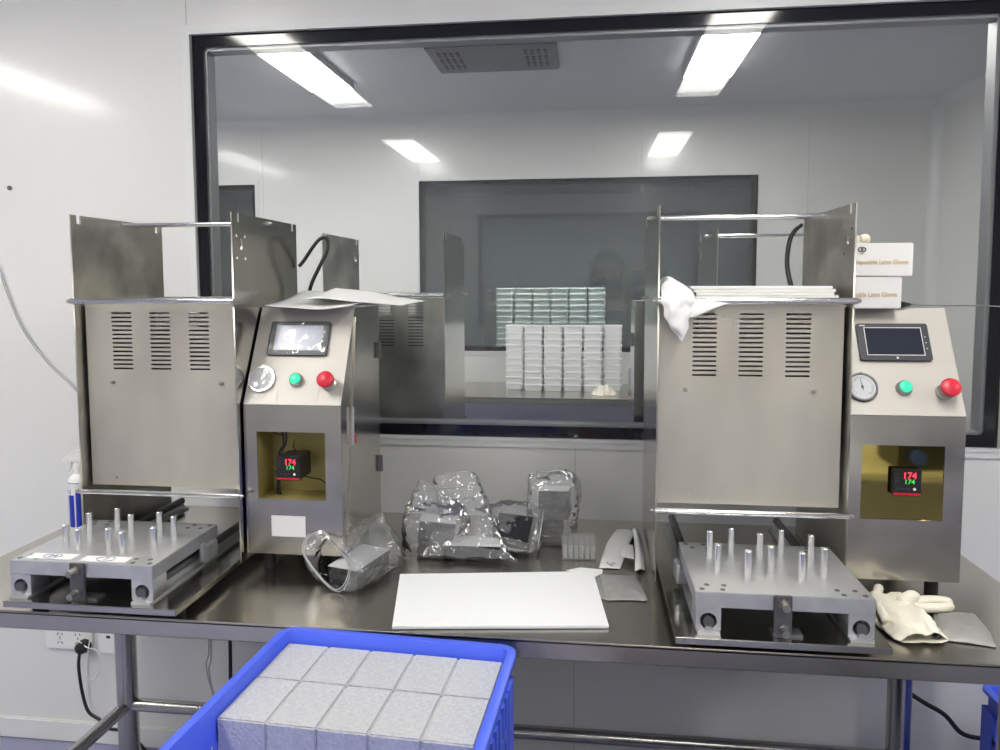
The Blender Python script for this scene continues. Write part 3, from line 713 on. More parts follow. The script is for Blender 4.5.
# ---------------------------------------------------------------- things on the table
def quad_board(name, pts, z0, h, mat):
    bm = NB(); a = [bm.verts.new((x, y, z0)) for x, y in pts]; b = [bm.verts.new((x, y, z0+h)) for x, y in pts]; n = len(pts)
    for k in range(n): bm.faces.new((a[k], a[(k+1) % n], b[(k+1) % n], b[k]))
    bm.faces.new(a[::-1]); bm.faces.new(b); bmesh.ops.recalc_face_normals(bm, faces=bm.faces)
    return bm
bm = quad_board('', [(-.338, 1.2120), (.0372, 1.2585), (.0107, 1.5018), (-.3836, 1.4420)], TZ+.0005, .006, 'board')
tag(finish('plastic_board', bm, 'board', bevel=.001), 'large plain white board lying flat at the front of the worktable', 'board')

def pack(loc, dims, rot, label, lid=True):
    t = thing('antistatic_pack', label, 'pack', loc, 0, 'dark packs in clear bags'); t.rotation_euler = rot
    wd, dp, h = dims
    bm = NB(); n = max(2, int(h/.009))
    for k in range(n):
        j = .0012*random.uniform(-1, 1)
        box(bm, -wd/2+j, wd/2+j, -dp/2+j, dp/2+j, h*k/n+.0006, h*(k+1)/n-.0003)
    box(bm, -wd/2+.002, wd/2-.002, -dp/2+.002, dp/2-.002, 0.0004, h-.0008)
    finish('pack_body', bm, 'pack', t, bevel=.0008, seg=1)
    if lid:
        bm = NB(); box(bm, -wd/2-.001, wd/2+.001, -dp/2-.001, dp/2+.001, h, h+.0022); finish('pack_lid', bm, 'pack_top', t, bevel=.0006, seg=1)
    return t
def bag(label, loops, seed, zip_loop=0, amp=.006, crease=.004, zips=True, mu=10):
    bm = NB(); cx = sum(p[0] for l in loops for p in l)/sum(len(l) for l in loops); cy = sum(p[1] for l in loops for p in l)/sum(len(l) for l in loops)
    t = thing('zip_bag', label, 'bag', (cx, cy, TZ), 0, 'clear zip bags on the worktable')
    L = [[Vector(p)-Vector((cx, cy, 0)) for p in l] for l in loops]
    grid_loft(bm, L, 18, 16, amp*.8, 26, seed, True, crease*.6, cell=.0045)
    bmesh.ops.translate(bm, verts=bm.verts, vec=(0, 0, -TZ))
    finish('bag_film', bm, 'film', t, smooth='all')
    if zips:
        bm = NB(); c = sum((p for p in L[zip_loop]), Vector())/len(L[zip_loop])
        for f in (1.0, .93):
            P = catmull([c+(p-c)*f*1.01 for p in L[zip_loop]], 6, True)
            tube(bm, [Vector((p.x, p.y, max(p.z-TZ, .003))) for p in P], .0011, n=6, sm=1, closed=True)
        finish('zip_seal', bm, 'zip', t, smooth='all')
    return t
# open bag lying in front of the left cabinet
pack((-.468, 1.443, TZ+.003), (.068, .118, .034), (0.04, 0, -.30), 'dark pack with pale lid inside the open bag lying alone')
bag('open clear zip bag lying alone before the control cabinet with lit screen', [
    [(-.546, 1.425, .839), (-.468, 1.375, .786), (-.489, 1.352, .742), (-.576, 1.405, .799)],
    [(-.532, 1.415, .822), (-.442, 1.370, .797), (-.447, 1.365, .742), (-.545, 1.398, .750)],
    [(-.505, 1.515, .825), (-.405, 1.49, .803), (-.400, 1.482, .742), (-.505, 1.505, .742)],
    [(-.456, 1.562, .834), (-.43, 1.548, .79), (-.403, 1.535, .745), (-.43, 1.556, .79)]], 1, amp=.005)
pack((-.340, 1.590, TZ+.002), (.078, .050, .074), (0, .10, .10), 'upright dark pack with pale lid, in the heap nearest the open bag')
bag('clear bag around an upright pack, standing nearest the open bag', [
    [(-.375, 1.605, .894), (-.345, 1.598, .886), (-.343, 1.612, .886), (-.375, 1.615, .894)],
    [(-.390, 1.600, .862), (-.325, 1.595, .856), (-.320, 1.625, .858), (-.388, 1.63, .862)],
    [(-.402, 1.553, .818), (-.283, 1.560, .822), (-.280, 1.635, .828), (-.398, 1.635, .825)],
    [(-.400, 1.545, .742), (-.292, 1.557, .742), (-.288, 1.628, .742), (-.396, 1.63, .742)]], 2, amp=.005)
pack((-.252, 1.575, TZ+.002), (.125, .055, .030), (0, 0, .04), 'flat pale-topped pack lying in the front bag of the heap')
bag('crumpled clear bag in the middle of the heap with its mouth raised', [
    [(-.352, 1.648, .898), (-.277, 1.662, .906), (-.262, 1.690, .872), (-.345, 1.675, .862)],
    [(-.330, 1.625, .845), (-.232, 1.628, .838), (-.215, 1.65, .760), (-.325, 1.645, .745)],
    [(-.332, 1.556, .788), (-.196, 1.562, .776), (-.188, 1.566, .742), (-.332, 1.570, .742)],
    [(-.336, 1.528, .750), (-.170, 1.534, .752), (-.170, 1.538, .743), (-.336, 1.532, .743)]], 3, amp=.007, crease=.008)
pack((-.166, 1.645, TZ+.022), (.080, .064, .042), (.60, .06, -.12), 'tilted dark pack showing its face in the bag beside the tall one', lid=False)
bag('clear bag with curved zip edge leaning beside the tall bag', [
    [(-0.111, 1.605, .748), (-0.106, 1.615, .785), (-0.101, 1.670, .820), (-0.106, 1.685, .750)],
    [(-0.148, 1.595, .743), (-0.146, 1.605, .780), (-0.138, 1.690, .828), (-0.143, 1.700, .745)],
    [(-0.210, 1.593, .743), (-0.206, 1.610, .792), (-0.201, 1.695, .832), (-0.206, 1.700, .745)],
    [(-0.260, 1.605, .748), (-0.256, 1.620, .80), (-0.254, 1.690, .812), (-0.258, 1.680, .745)]], 4, amp=.005)
pack((-.087, 1.693, TZ+.002), (.060, .046, .052), (0, 0, .05), 'lower dark pack inside the tall standing bag', lid=False)
pack((-.076, 1.694, TZ+.0565), (.070, .046, .066), (-.04, -.04, -.10), 'upper dark pack with pale lid inside the tall standing bag')
bag('tall clear bag standing upright around two stacked packs', [
    [(-.125, 1.685, .904), (-.065, 1.682, .910), (-.062, 1.712, .906), (-.122, 1.712, .902)],
    [(-.130, 1.656, .872), (-.032, 1.660, .880), (-.030, 1.735, .880), (-.124, 1.735, .876)],
    [(-.132, 1.652, .800), (-.034, 1.658, .800), (-.034, 1.738, .800), (-.128, 1.735, .800)],
    [(-.130, 1.660, .742), (-.048, 1.656, .742), (-.044, 1.73, .742), (-.126, 1.73, .742)]], 5, amp=.005)
# zip edge hanging down the front of the tall bag
# clear rack
t = thing('tube_rack', 'small clear plastic rack box in front of the tall bag', 'rack', (-.0205, 1.610, TZ+.001), .03)
bm = NB()
for b in ((-.0375, .0375, -.036, -.0348, 0, .033), (-.0375, .0375, .0348, .036, 0, .033), (-.0375, -.0363, -.036, .036, 0, .033), (.0363, .0375, -.036, .036, 0, .033), (-.0375, .0375, -.036, .036, 0, .001)): box(bm, *b)
finish('rack_body', bm, 'clear', t)
bm = NB(); box(bm, -.0385, .0385, -.037, .037, .033, .0352); finish('rack_lid', bm, 'clear', t, bevel=.0006)
for i in range(6):
    for j in range(5):
        bm = NB(); cyl(bm, (-.030+i*.012, -.027+j*.0135, .0015), (-.030+i*.012, -.027+j*.0135, .031), .0038, .0048, n=10); finish('vial', bm, 'vial', t, smooth=True)
        if j == 0 and i % 2: pass
# folded white strips
def strip(label, rows, seed):
    bm = NB(); grid_loft(bm, rows, 6, 4, .0008, 20, seed); o = finish('paper_strip', bm, 'paper', smooth='all'); md = o.modifiers.new('thickness', 'SOLIDIFY'); md.thickness = .0008
    return tag(o, label, 'paper strip')
z = TZ+.002
s1 = strip('wide white paper strip beside the clear rack with a printed mark', [[(.023, 1.532, z), (.045, 1.531, z+.001), (.068, 1.531, z)], [(.034, 1.61, z+.004), (.06, 1.61, z+.006), (.083, 1.605, z+.004)], [(.048, 1.68, z+.010), (.07, 1.68, z+.013), (.097, 1.675, z+.010)], [(.070, 1.775, z+.004), (.092, 1.77, z+.007), (.114, 1.765, z+.004)]], 1)
for (dx, dy, rr) in ((0, 0, .2), (.008, .006, -.4), (-.005, .008, 1.2), (.003, -.007, .1)):
    bm = NB(); box(bm, -.004, .004, -.0012, .0012, 0, .0004, rot=Matrix.Rotation(rr, 4, 'Z')); bmesh.ops.translate(bm, verts=bm.verts, vec=(.047+dx, 1.548+dy, z+.0026))
    finish('printed_mark', bm, 'ink', s1)
s2 = strip('narrow folded white strip against the side plate of a sealing machine', [[(.098, 1.522, z), (.110, 1.522, z+.006), (.121, 1.524, z+.001)], [(.102, 1.60, z+.018), (.109, 1.60, z+.026), (.121, 1.60, z+.018)], [(.104, 1.69, z+.016), (.111, 1.69, z+.024), (.121, 1.69, z+.016)], [(.106, 1.775, z+.004), (.113, 1.775, z+.010), (.121, 1.775, z+.004)]], 2)
strip('short white strip bridging the two longer paper strips', [[(.070, 1.575, z+.010), (.085, 1.56, z+.014), (.098, 1.555, z+.014)], [(.072, 1.61, z+.014), (.086, 1.60, z+.018), (.100, 1.60, z+.016)], [(.080, 1.64, z+.012), (.09, 1.64, z+.015), (.101, 1.64, z+.014)]], 3)
bm = quad_board('', [(-.045, 1.513), (.0126, 1.4812), (.030, 1.505), (.031, 1.526), (-.016, 1.532)], TZ+.0006, .0006, 'paper')
tag(finish('paper_scrap', bm, 'paper'), 'small white paper scrap in front of the clear rack', 'paper')
# polar pillows
def pillow(bm, outline, c, h, z0, rings=14, n=10, amp=.004, freq=40, seed=0, power=2.2, closed_curve=True, ridge=0, warp=0, fold=False):
    B = catmull([(x, y, 0) for x, y in outline], n, True); c = Vector((c[0], c[1], 0)); V = []
    top = bm.verts.new((c.x, c.y, z0+h))
    for r in range(1, rings+1):
        f = r/rings; ring = []
        for b in B:
            p = c+(b-c)*f; q = p*freq+Vector((seed*11, seed*5, 0))
            zz = h*(1-f**power)+amp*(1-f**4)*noise.noise(q)+ridge*(1-f**3)*(1-2*abs(noise.noise(q*.7+Vector((5, 1, 3)))))+warp*f*f*noise.noise(b*18+Vector((seed, 0, 0)))
            if fold:
                g = noise.noise(Vector((p.x*22+seed, p.y*9, 1.7)))*4+p.x*120+p.y*55
                zz += (1-f**5)*(.0035*math.sin(g)+.002*math.sin(p.y*190-p.x*70+2*noise.noise(p*25)))
            ring.append(bm.verts.new((p.x, p.y, z0+max(zz, .0006))))
        V.append(ring)
    m = len(B)
    for k in range(m): bm.faces.new((top, V[0][k], V[0][(k+1) % m]))
    for A, Bq in zip(V, V[1:]):
        for k in range(m): bm.faces.new((A[k], Bq[k], Bq[(k+1) % m], A[(k+1) % m]))
    under = [bm.verts.new((v.co.x, v.co.y, z0)) for v in V[-1]]
    for k in range(m): bm.faces.new((V[-1][k], under[k], under[(k+1) % m], V[-1][(k+1) % m]))
    bm.faces.new(under[::-1]); bmesh.ops.recalc_face_normals(bm, faces=bm.faces)
def dense(pts, per=4):
    out = []
    for a, b in zip(pts, pts[1:]+pts[:1]):
        for k in range(per): out.append((a[0]+(b[0]-a[0])*k/per, a[1]+(b[1]-a[1])*k/per))
    return out
bm = NB(); pillow(bm, dense([(.034, 1.372), (.112, 1.379), (.103, 1.498), (.024, 1.492)]), (.068, 1.435), .009, TZ+.002, amp=.002, seed=1, power=3, n=3, warp=.008)
t = thing('foil_pouch', 'grey foil pouch lying beside the end of the white board', 'pouch', (0, 0, 0)); finish('pouch_body', bm, 'foil', t, smooth='all')
bm = NB(); pillow(bm, dense([(.020, 1.385), (.036, 1.374), (.028, 1.49), (.012, 1.482)]), (.024, 1.43), .003, TZ+.0008, amp=.001, seed=4, power=3, n=3); finish('pouch_seal', bm, 'foil', t, smooth='all')
bm = NB(); pillow(bm, dense([(.578, 1.281), (.622, 1.272), (.668, 1.262), (.690, 1.34), (.695, 1.385), (.660, 1.388), (.622, 1.379)]), (.64, 1.325), .014, TZ+.002, amp=.002, seed=2, power=4, n=3, warp=.010)
tag(finish('foil_pouch', bm, 'foil', smooth='all'), 'grey foil pouch beside the crumpled latex glove', 'pouch')
# crumpled latex glove
bm = NB()
def flat_loop(cx, cy, hw, h, tilt=.15, lift=0):
    u = Vector((math.cos(tilt), math.sin(tilt), 0)); c = Vector((cx, cy, TZ+.001+lift))
    return [c-u*hw, c-u*hw*1.02+Vector((0, 0, h*.5)), c-u*hw*.55+Vector((0, 0, h)), c+u*hw*.1+Vector((0, 0, h*.8)), c+u*hw*.6+Vector((0, 0, h*1.05)), c+u*hw*1.02+Vector((0, 0, h*.45)), c+u*hw]
grid_loft(bm, [flat_loop(.557, 1.266, .034, .016, .12), flat_loop(.553, 1.285, .040, .024, .10), flat_loop(.549, 1.315, .041, .033, .05), flat_loop(.545, 1.350, .044, .030, -.05), flat_loop(.545, 1.385, .042, .032, -.1), flat_loop(.545, 1.415, .030, .022, -.2), flat_loop(.546, 1.43, .010, .010, -.2)],
          7, 9, .0045, 42, 3, True, .003, cell=.004)
for (p, r) in (([(.575, 1.375, TZ+.022), (.61, 1.395, TZ+.020), (.645, 1.412, TZ+.014), (.668, 1.410, TZ+.012)], .0088), ([(.575, 1.365, TZ+.018), (.612, 1.378, TZ+.014), (.640, 1.386, TZ+.012), (.662, 1.396, TZ+.012)], .0088), ([(.525, 1.385, TZ+.018), (.536, 1.41, TZ+.022), (.546, 1.432, TZ+.024), (.550, 1.442, TZ+.018)], .0085), ([(.51, 1.30, TZ+.02), (.512, 1.33, TZ+.026), (.520, 1.36, TZ+.024), (.534, 1.37, TZ+.024)], .0080), ([(.56, 1.36, TZ+.03), (.585, 1.385, TZ+.03), (.60, 1.405, TZ+.018)], .012)):
    tube(bm, p, lambda s, r=r: r*(1-.0*s)*max(.35, math.sqrt(max(0, 1-max(0, (s-.8)/.2)**2))), n=12, sm=8)
o = finish('latex_glove', bm, 'latex', smooth='all'); tag(o, 'crumpled cream latex glove on the worktable beside a foil pouch', 'glove')
# spray bottle behind the left machine
t = thing('spray_bottle', 'white spray bottle with blue label behind the machine with paper labels', 'bottle', (-1.226, 1.625, TZ))
bm = NB(); lathe(bm, [(.024, 0), (.0255, .003), (.0255, .122), (.0245, .133), (.018, .141), (.0115, .146), (.0105, .158)], Matrix(), 32); finish('bottle_body', bm, 'white', t, smooth=True)
bm = NB()
for (a0, a1, z0, z1) in ((-2.6, -2.25, .02, .095), (-2.1, -1.5, .02, .098), (-1.35, -.9, .02, .105), (-2.6, -2.5, .10, .128), (-2.3, -2.2, .10, .128), (-1.95, -1.85, .10, .128), (-2.6, -1.0, .126, .128)):
    n = 6; r = .0258
    lo = [bm.verts.new((r*math.cos(a0+(a1-a0)*k/n), r*math.sin(a0+(a1-a0)*k/n), z0)) for k in range(n+1)]
    hi = [bm.verts.new((v.co.x if z1 < .12 else v.co.x*.96, v.co.y if z1 < .12 else v.co.y*.96, z1)) for v in lo]
    for k in range(n): bm.faces.new((lo[k], lo[k+1], hi[k+1], hi[k]))
finish('bottle_label', bm, 'blue_label', t)
bm = NB(); cyl(bm, (0, 0, .157), (0, 0, .172), .013, n=24); box(bm, -.012, .012, -.009, .009, .170, .186)
v = [bm.verts.new(c) for c in ((-.034, -.007, .176), (-.034, .007, .176), (.024, .007, .176), (.024, -.007, .176), (-.030, -.006, .184), (-.030, .006, .184), (.0, .008, .204), (.0, -.008, .204), (.022, .007, .202), (.022, -.007, .202))]
for f in ((0, 1, 2, 3), (0, 4, 5, 1), (4, 7, 6, 5), (7, 9, 8, 6), (9, 3, 2, 8), (0, 3, 9, 7), (0, 7, 4), (1, 5, 6), (1, 6, 8, 2)): bm.faces.new([v[k] for k in f])
bmesh.ops.recalc_face_normals(bm, faces=bm.faces)
for q in v: q.co = Vector((q.co.x*1.15, q.co.y*1.7, .172+(q.co.z-.172)*1.15))
finish('spray_head', bm, 'white', t, bevel=.002)
bm = NB(); tube(bm, [(-.018, 0, .176), (-.022, 0, .162), (-.030, 0, .150)], .003, n=6); finish('trigger', bm, 'white', t)

# ---------------------------------------------------------------- crate with blocks, on a trolley
CX0, CX1, CY0, CY1, CT, CH = -.539, -.130, .50, 1.168, .755, .215
def crate(loc, dims, label, rz=0, group='blue plastic crates', mk='crate'):
    wd, dp, h = dims
    t = thing('plastic_crate', label, 'crate', loc, rz, group)
    hx, hy = wd/2, dp/2; th = .006
    def ring(ins, z): return rrect(-hx+ins, hx-ins, -hy+ins, hy-ins, max(.028-ins, .008), 5), z
    def loft(bm, rs):
        prev = None; first = None
        for (pts, z) in rs:
            vs = [bm.verts.new((x, y, z)) for x, y in pts]
            if prev:
                for k in range(len(vs)): bm.faces.new((prev[k], prev[(k+1) % len(vs)], vs[(k+1) % len(vs)], vs[k]))
            prev = vs; first = first or vs
        return first, prev
    bm = NB()
    a, b = loft(bm, [ring(.012, h-.055), ring(.012, h-.014), ring(.004, h-.014), ring(0, h-.010), ring(0, h-.002), ring(.003, h), ring(.0145, h), ring(.0155, h-.002), ring(.0165, h-.055)])
    n = len(a)
    for k in range(n): bm.faces.new((b[k], b[(k+1) % n], a[(k+1) % n], a[k]))
    bmesh.ops.recalc_face_normals(bm, faces=bm.faces)
    finish('crate_rim', bm, mk, t, smooth=True)
    # slatted walls
    bm = NB(); zb, zt_ = .030, h-.054
    def bars(x0, x1, y, alongx):
        L = x1-x0; n = int(L/.028)
        for k in range(n+1):
            c = x0+L*k/n
            if alongx: box(bm, c-.007, c+.007, y-.004, y+.004, zb, zt_)
            else: box(bm, y-.004, y+.004, c-.007, c+.007, zb, zt_)
    i = .0125
    bars(-hx+.03, hx-.03, -hy+i, True); bars(-hx+.03, hx-.03, hy-i, True); bars(-hy+.03, hy-.03, -hx+i, False); bars(-hy+.03, hy-.03, hx-i, False)
    for z in (zb-.002, (zb+zt_)/2):
        for s in (-1, 1):
            box(bm, -hx+.014, hx-.014, s*(hy-i)-.004, s*(hy-i)+.004, z, z+.016); box(bm, s*(hx-i)-.004, s*(hx-i)+.004, -hy+.014, hy-.014, z, z+.016)
    for sx in (-1, 1):
        for sy in (-1, 1): (box(bm, sx*(hx-.012)-.005, sx*(hx-.012)+.005, sy*(hy-.030)-.022, sy*(hy-.030)+.022, 0.004, zt_+.004), box(bm, sx*(hx-.030)-.022, sx*(hx-.030)+.022, sy*(hy-.012)-.005, sy*(hy-.012)+.005, 0.004, zt_+.004))
    finish('crate_wall', bm, mk, t)
    bm = NB(); box(bm, -hx+.016, hx-.016, -hy+.016, hy-.016, 0, .008); finish('crate_floor', bm, mk, t, bevel=.002)
    return t
ccx, ccy = (CX0+CX1)/2, (CY0+CY1)/2
crz = -.058
cr = crate((ccx, ccy, CT-CH), (CX1-CX0, CY1-CY0, CH), 'blue plastic crate full of white blocks before the worktable', crz)
R = Matrix.Rotation(crz, 4, 'Z')
ntxt = {0: 'back row', 1: 'front row'}; ptxt = ['first from the left', 'second from the left', 'middle', 'fourth from the left', 'fifth from the left']
for j in range(2):
    for i in range(5):
        bw, bd, bh = .0736, .1098, .187
        p = R @ Vector((-.1500+i*.0742, .2570-j*.1105, 0))
        bm = NB(); box(bm, -bw/2, bw/2, -bd/2, bd/2, 0, bh)
        o = finish('plastic_block', bm, 'block', None, (ccx+p.x, ccy+p.y, CT-CH+.0085), bevel=.0022); o.rotation_euler.z = crz+random.uniform(-.002, .002)
        tag(o, 'white translucent block in the blue crate, %s of the %s' % (ptxt[i], ntxt[j]), 'block', 'white blocks in the blue crate')
t = thing('steel_trolley', 'steel trolley under the blue crate of white blocks', 'trolley', (ccx, ccy, 0), crz)
bm = NB(); box(bm, -.24, .24, -.36, .34, CT-CH-.024, CT-CH-.0005); finish('trolley_top', bm, 'table', t, bevel=.003)
for x in (-.21, .21):
    for y in (-.32, .30):
        bm = NB(); cyl(bm, (x, y, .075), (x, y, CT-CH-.024), .0125); lg = finish('leg', bm, 'leg', t, smooth=True)
        bm = NB(); cyl(bm, (x-.010, y, .0365), (x+.010, y, .0365), .0365, n=24); finish('caster', bm, 'rubber', lg)
bm = NB(); box(bm, -.215, .215, -.325, .305, .14, .155); finish('trolley_shelf', bm, 'table', t)
# crates at the right edge, beside the table
c2 = crate((1.195, 1.56, 0), (.60, .40, .21), 'lower blue crate on the floor past the end of the worktable')
c3 = crate((1.195, 1.56, .2115), (.60, .40, .21), 'upper blue crate stacked past the end of the worktable')

# unseen crates added on the floor to shade the wall under the worktable
crate((.36, .90, 0), (.62, .42, .25), 'lower unseen dark grey crate added to shade the wall under the worktable', 0, 'added shading crates', 'bezel')
crate((.36, .90, .2515), (.62, .42, .25), 'upper unseen dark grey crate added to shade the wall under the worktable', 0, 'added shading crates', 'bezel')

# ---------------------------------------------------------------- wall fittings and cables
def socket(x0, x1, z0, z1, label, kind):
    t = thing('wall_socket', label, 'socket', ((x0+x1)/2, D-.0005, (z0+z1)/2)); hx, hz = (x1-x0)/2, (z1-z0)/2
    me = sheet_mesh(rrect(-hx, hx, -hz, hz, .006), [], .009, XZ(-.0045)); fpl = link('socket_plate', me, 'white', t)
    bm = NB()
    if kind == 3:
        for cx in (-.028, .028):
            for (a, b, rr) in ((-.007, .010, .5), (.007, .010, -.5), (0, -.002, 0), (-.006, -.016, .7), (.006, -.016, -.7)):
                box(bm, cx+a-.001, cx+a+.001, -.0098, -.0088, b-.004, b+.004, rot=Matrix.Rotation(rr, 4, 'Y'))
    else: box(bm, -.006, .006, -.0098, -.0088, .008, .016)
    finish('socket_hole', bm, 'black', t)
    return t
socket(-1.572, -1.425, .284, .352, 'wide white double socket on the wall under the table with a black plug', 3)
socket(-1.405, -1.345, .279, .350, 'white single wall plate beside the double socket under the table', 1)
t = thing('power_plug', 'black plug and power cord hanging from the wall socket', 'plug', (-1.445, D-.012, .300))
bm = NB(); lathe(bm, [(.019, 0), (.020, .008), (.016, .026), (.004, .032)], axes((0, 0, 0), (1, 0, 0), (0, 0, 1), (0, -1, 0)), 24); bmesh.ops.recalc_face_normals(bm, faces=bm.faces); finish('plug_body', bm, 'black', t, smooth=True)
bm = NB(); tube(bm, [(0, -.024, -.004), (-.002, -.030, -.05), (.002, -.025, -.13), (.018, -.025, -.185), (.055, -.03, -.203), (.105, -.06, -.208), (.17, -.08, -.2), (.23, -.10, -.225), (.30, -.12, -.275), (.42, -.14, -.292)], .0045, n=8); finish('power_cord', bm, 'black', t, smooth='all')
bm = NB(); tube(bm, [(-1.415, 1.895, .352), (-1.420, 1.885, .30), (-1.424, 1.88, .25), (-1.416, 1.88, .214), (-1.395, 1.88, .222), (-1.377, 1.88, .262), (-1.390, 1.88, .300), (-1.425, 1.885, .306), (-1.455, 1.888, .322), (-1.47, 1.888, .305)], .0017, n=6)
tag(finish('thin_wire', bm, 'white', smooth='all'), 'thin white wire looping in front of the wall socket', 'wire')
bm = NB(); tube(bm, [(-1.045, 1.845, .704), (-1.03, 1.845, .37), (-1.040, 1.845, .30), (-1.028, 1.845, .23), (-.99, 1.84, .12), (-.9, 1.82, .004)], .0022, n=6); tube(bm, [(-1.020, 1.84, .704), (-1.022, 1.84, .35), (-1.030, 1.84, .29), (-1.018, 1.84, .22), (-.97, 1.83, .10), (-.88, 1.81, .004)], .0022, n=6)
tag(finish('air_hose', bm, 'tube_clear', smooth='all'), 'pair of thin clear hoses hanging under the worktable', 'hose')
bm = NB(); tube(bm, [(-.972, 1.85, .704), (-.972, 1.85, .35), (-.974, 1.85, .2), (-.95, 1.83, .08), (-.86, 1.78, .0055)], .005, n=8)
tag(finish('black_cable', bm, 'black', smooth='all'), 'straight black cable hanging under the worktable left of the crate', 'cable')
bm = NB(); tube(bm, [(.66, 1.82, .60), (.70, 1.815, .45), (.735, 1.81, .375), (.765, 1.80, .362), (.801, 1.80, .34), (.846, 1.80, .314), (.885, 1.80, .272), (.938, 1.81, .256), (1.02, 1.83, .25), (1.06, 1.86, .20), (1.10, 1.87, .006)], .0055, n=8)
tag(finish('black_cable', bm, 'black', smooth='all'), 'black cable sagging below the worktable towards the stacked blue crates', 'cable')
bm = NB(); tube(bm, [(-1.72, D-.006, 1.60), (-1.69, D-.006, 1.46), (-1.657, D-.006, 1.37), (-1.603, D-.006, 1.229), (-1.531, D-.006, 1.13), (-1.452, D-.006, 1.057), (-1.36, D-.02, .98), (-1.25, D-.04, .90), (-1.19, 1.865, .80), (-1.15, 1.83, .745)], .0035, n=8)
tag(finish('air_hose', bm, 'tube_clear', smooth='all'), 'clear hose curving down the blank white wall', 'hose')
bm = NB(); cyl(bm, (-1.620, D-.0004, 1.614), (-1.620, D-.004, 1.614), .0065, n=14); cyl(bm, (-1.620, D-.004, 1.614), (-1.620, D-.006, 1.614), .003, n=6)
tag(finish('wall_screw', bm, 'steel_dark', smooth=True), 'single dark screw head in the blank white wall', 'screw')
# cables of the machines' hoists
bm = NB(); tube(bm, [(.468, 1.728, 1.470), (.450, 1.715, 1.455), (.436, 1.70, 1.43), (.430, 1.69, 1.38), (.437, 1.675, 1.33), (.443, 1.665, 1.303)], .0050, n=10)
tag(finish('black_cable', bm, 'black', smooth='all'), 'black cable arching inside the machine top above the white sheets', 'cable')
bm = NB(); tube(bm, [(-.700, 1.726, 1.385), (-.69, 1.735, 1.400), (-.67, 1.742, 1.432), (-.652, 1.745, 1.452), (-.636, 1.745, 1.452), (-.634, 1.742, 1.425), (-.652, 1.73, 1.38), (-.668, 1.72, 1.34), (-.676, 1.71, 1.29), (-.676, 1.71, 1.27)], .0045, n=10)
tag(finish('black_cable', bm, 'black', smooth='all'), 'black cable looping above the curled papers', 'cable')

# ---------------------------------------------------------------- far room: tray stacks
def tray_mesh(wd, dp, h):
    bm = NB(); rs = []
    for (ins, z) in ((.006, 0), (.002, h*.80), (0, h*.80), (0, h*.985), (.002, h*.995)):
        rs.append([bm.verts.new((x, y, z)) for x, y in rrect(-wd/2+ins, wd/2-ins, -dp/2+ins, dp/2-ins, .014, 3)])
    n = len(rs[0])
    for A, B in zip(rs, rs[1:]):
        for k in range(n): bm.faces.new((A[k], A[(k+1) % n], B[(k+1) % n], B[k]))
    bm.faces.new(rs[0][::-1]); bm.faces.new(rs[-1])
    me = bpy.data.meshes.new('plastic_tray'); bm.to_mesh(me); bm.free(); return me
me = tray_mesh(.1075, .16, .0355)
cols = ['leftmost column', 'second column from the left', 'third column from the left', 'third column from the right', 'second column from the right', 'rightmost column']
rows = ['bottom tray', 'second tray from the bottom', 'third tray from the bottom', 'fourth tray from the bottom', 'fifth tray from the bottom', 'fifth tray from the top', 'fourth tray from the top', 'third tray from the top', 'second tray from the top', 'top tray']
for i in range(6):
    y = 4.235 if i in (0, 5) else 4.19
    for k in range(10):
        o = link('plastic_tray', me, 'tray') if (i, k) == (0, 0) else bpy.data.objects.new('plastic_tray', me)
        if (i, k) != (0, 0): C.objects.link(o)
        o.location = (-.422+i*.1105+random.uniform(-.0008, .0008), y, TZ+.001+k*.0366)
        tag(o, 'white tray on far table, %s, %s' % (rows[k].replace(' tray', '') if k not in (0, 9) else rows[k][:-5]+' one', cols[i]), 'tray', 'white trays stacked on the far table')
# stack behind the second window on a bench
t = thing('bench', 'dark bench behind the second window under the pale tray stack', 'bench', (-.25, 5.06, 0))
bm = NB(); box(bm, -.75, .75, -.2, .25, .86, .90); finish('bench_top', bm, 'leg', t, bevel=.003)
for x in (-.7, .7):
    for y in (-.16, .2):
        bm = NB(); box(bm, x-.02, x+.02, y-.02, y+.02, 0, .86); finish('leg', bm, 'leg', t)
me2 = tray_mesh(.1185, .16, .0365); 
rows2 = ['bottom tray', 'second tray from the bottom', 'third tray from the bottom', 'fourth tray from the bottom', 'fifth tray from the bottom', 'middle tray', 'fifth tray from the top', 'fourth tray from the top', 'third tray from the top', 'second tray from the top', 'top tray']
for i in range(6):
    for k in range(11):
        o = link('plastic_tray', me2, 'tray_green') if (i, k) == (0, 0) else bpy.data.objects.new('plastic_tray', me2)
        if (i, k) != (0, 0): C.objects.link(o)
        o.location = (-.568+i*.1235, 5.00+.02*(i == 5), .901+k*.0377)
        tag(o, 'pale tray behind second window, %s, %s' % (rows2[k].replace(' tray', '') if k not in (0, 5, 10) else rows2[k][:-5]+' one', cols[i]), 'tray', 'pale trays stacked behind the second window')
# loose cream glove on the far table
bm = NB(); pillow(bm, [(.02, 3.99), (.06, 3.96), (.11, 3.97), (.145, 3.98), (.15, 4.03), (.11, 4.06), (.05, 4.06), (.015, 4.03)], (.08, 4.01), .035, TZ+.001, amp=.02, freq=45, seed=6, ridge=.015)
tag(finish('latex_glove', bm, 'latex', smooth='all'), 'crumpled cream glove in front of the far tray stack', 'glove')
# blue crates under the far table
crate((-.30, 4.15, 0), (.60, .40, .30), 'blue crate under the far table, directly below the tray stack')
crate((.62, 4.15, 0), (.60, .40, .30), 'blue crate under the far table, clear of the tray stack')

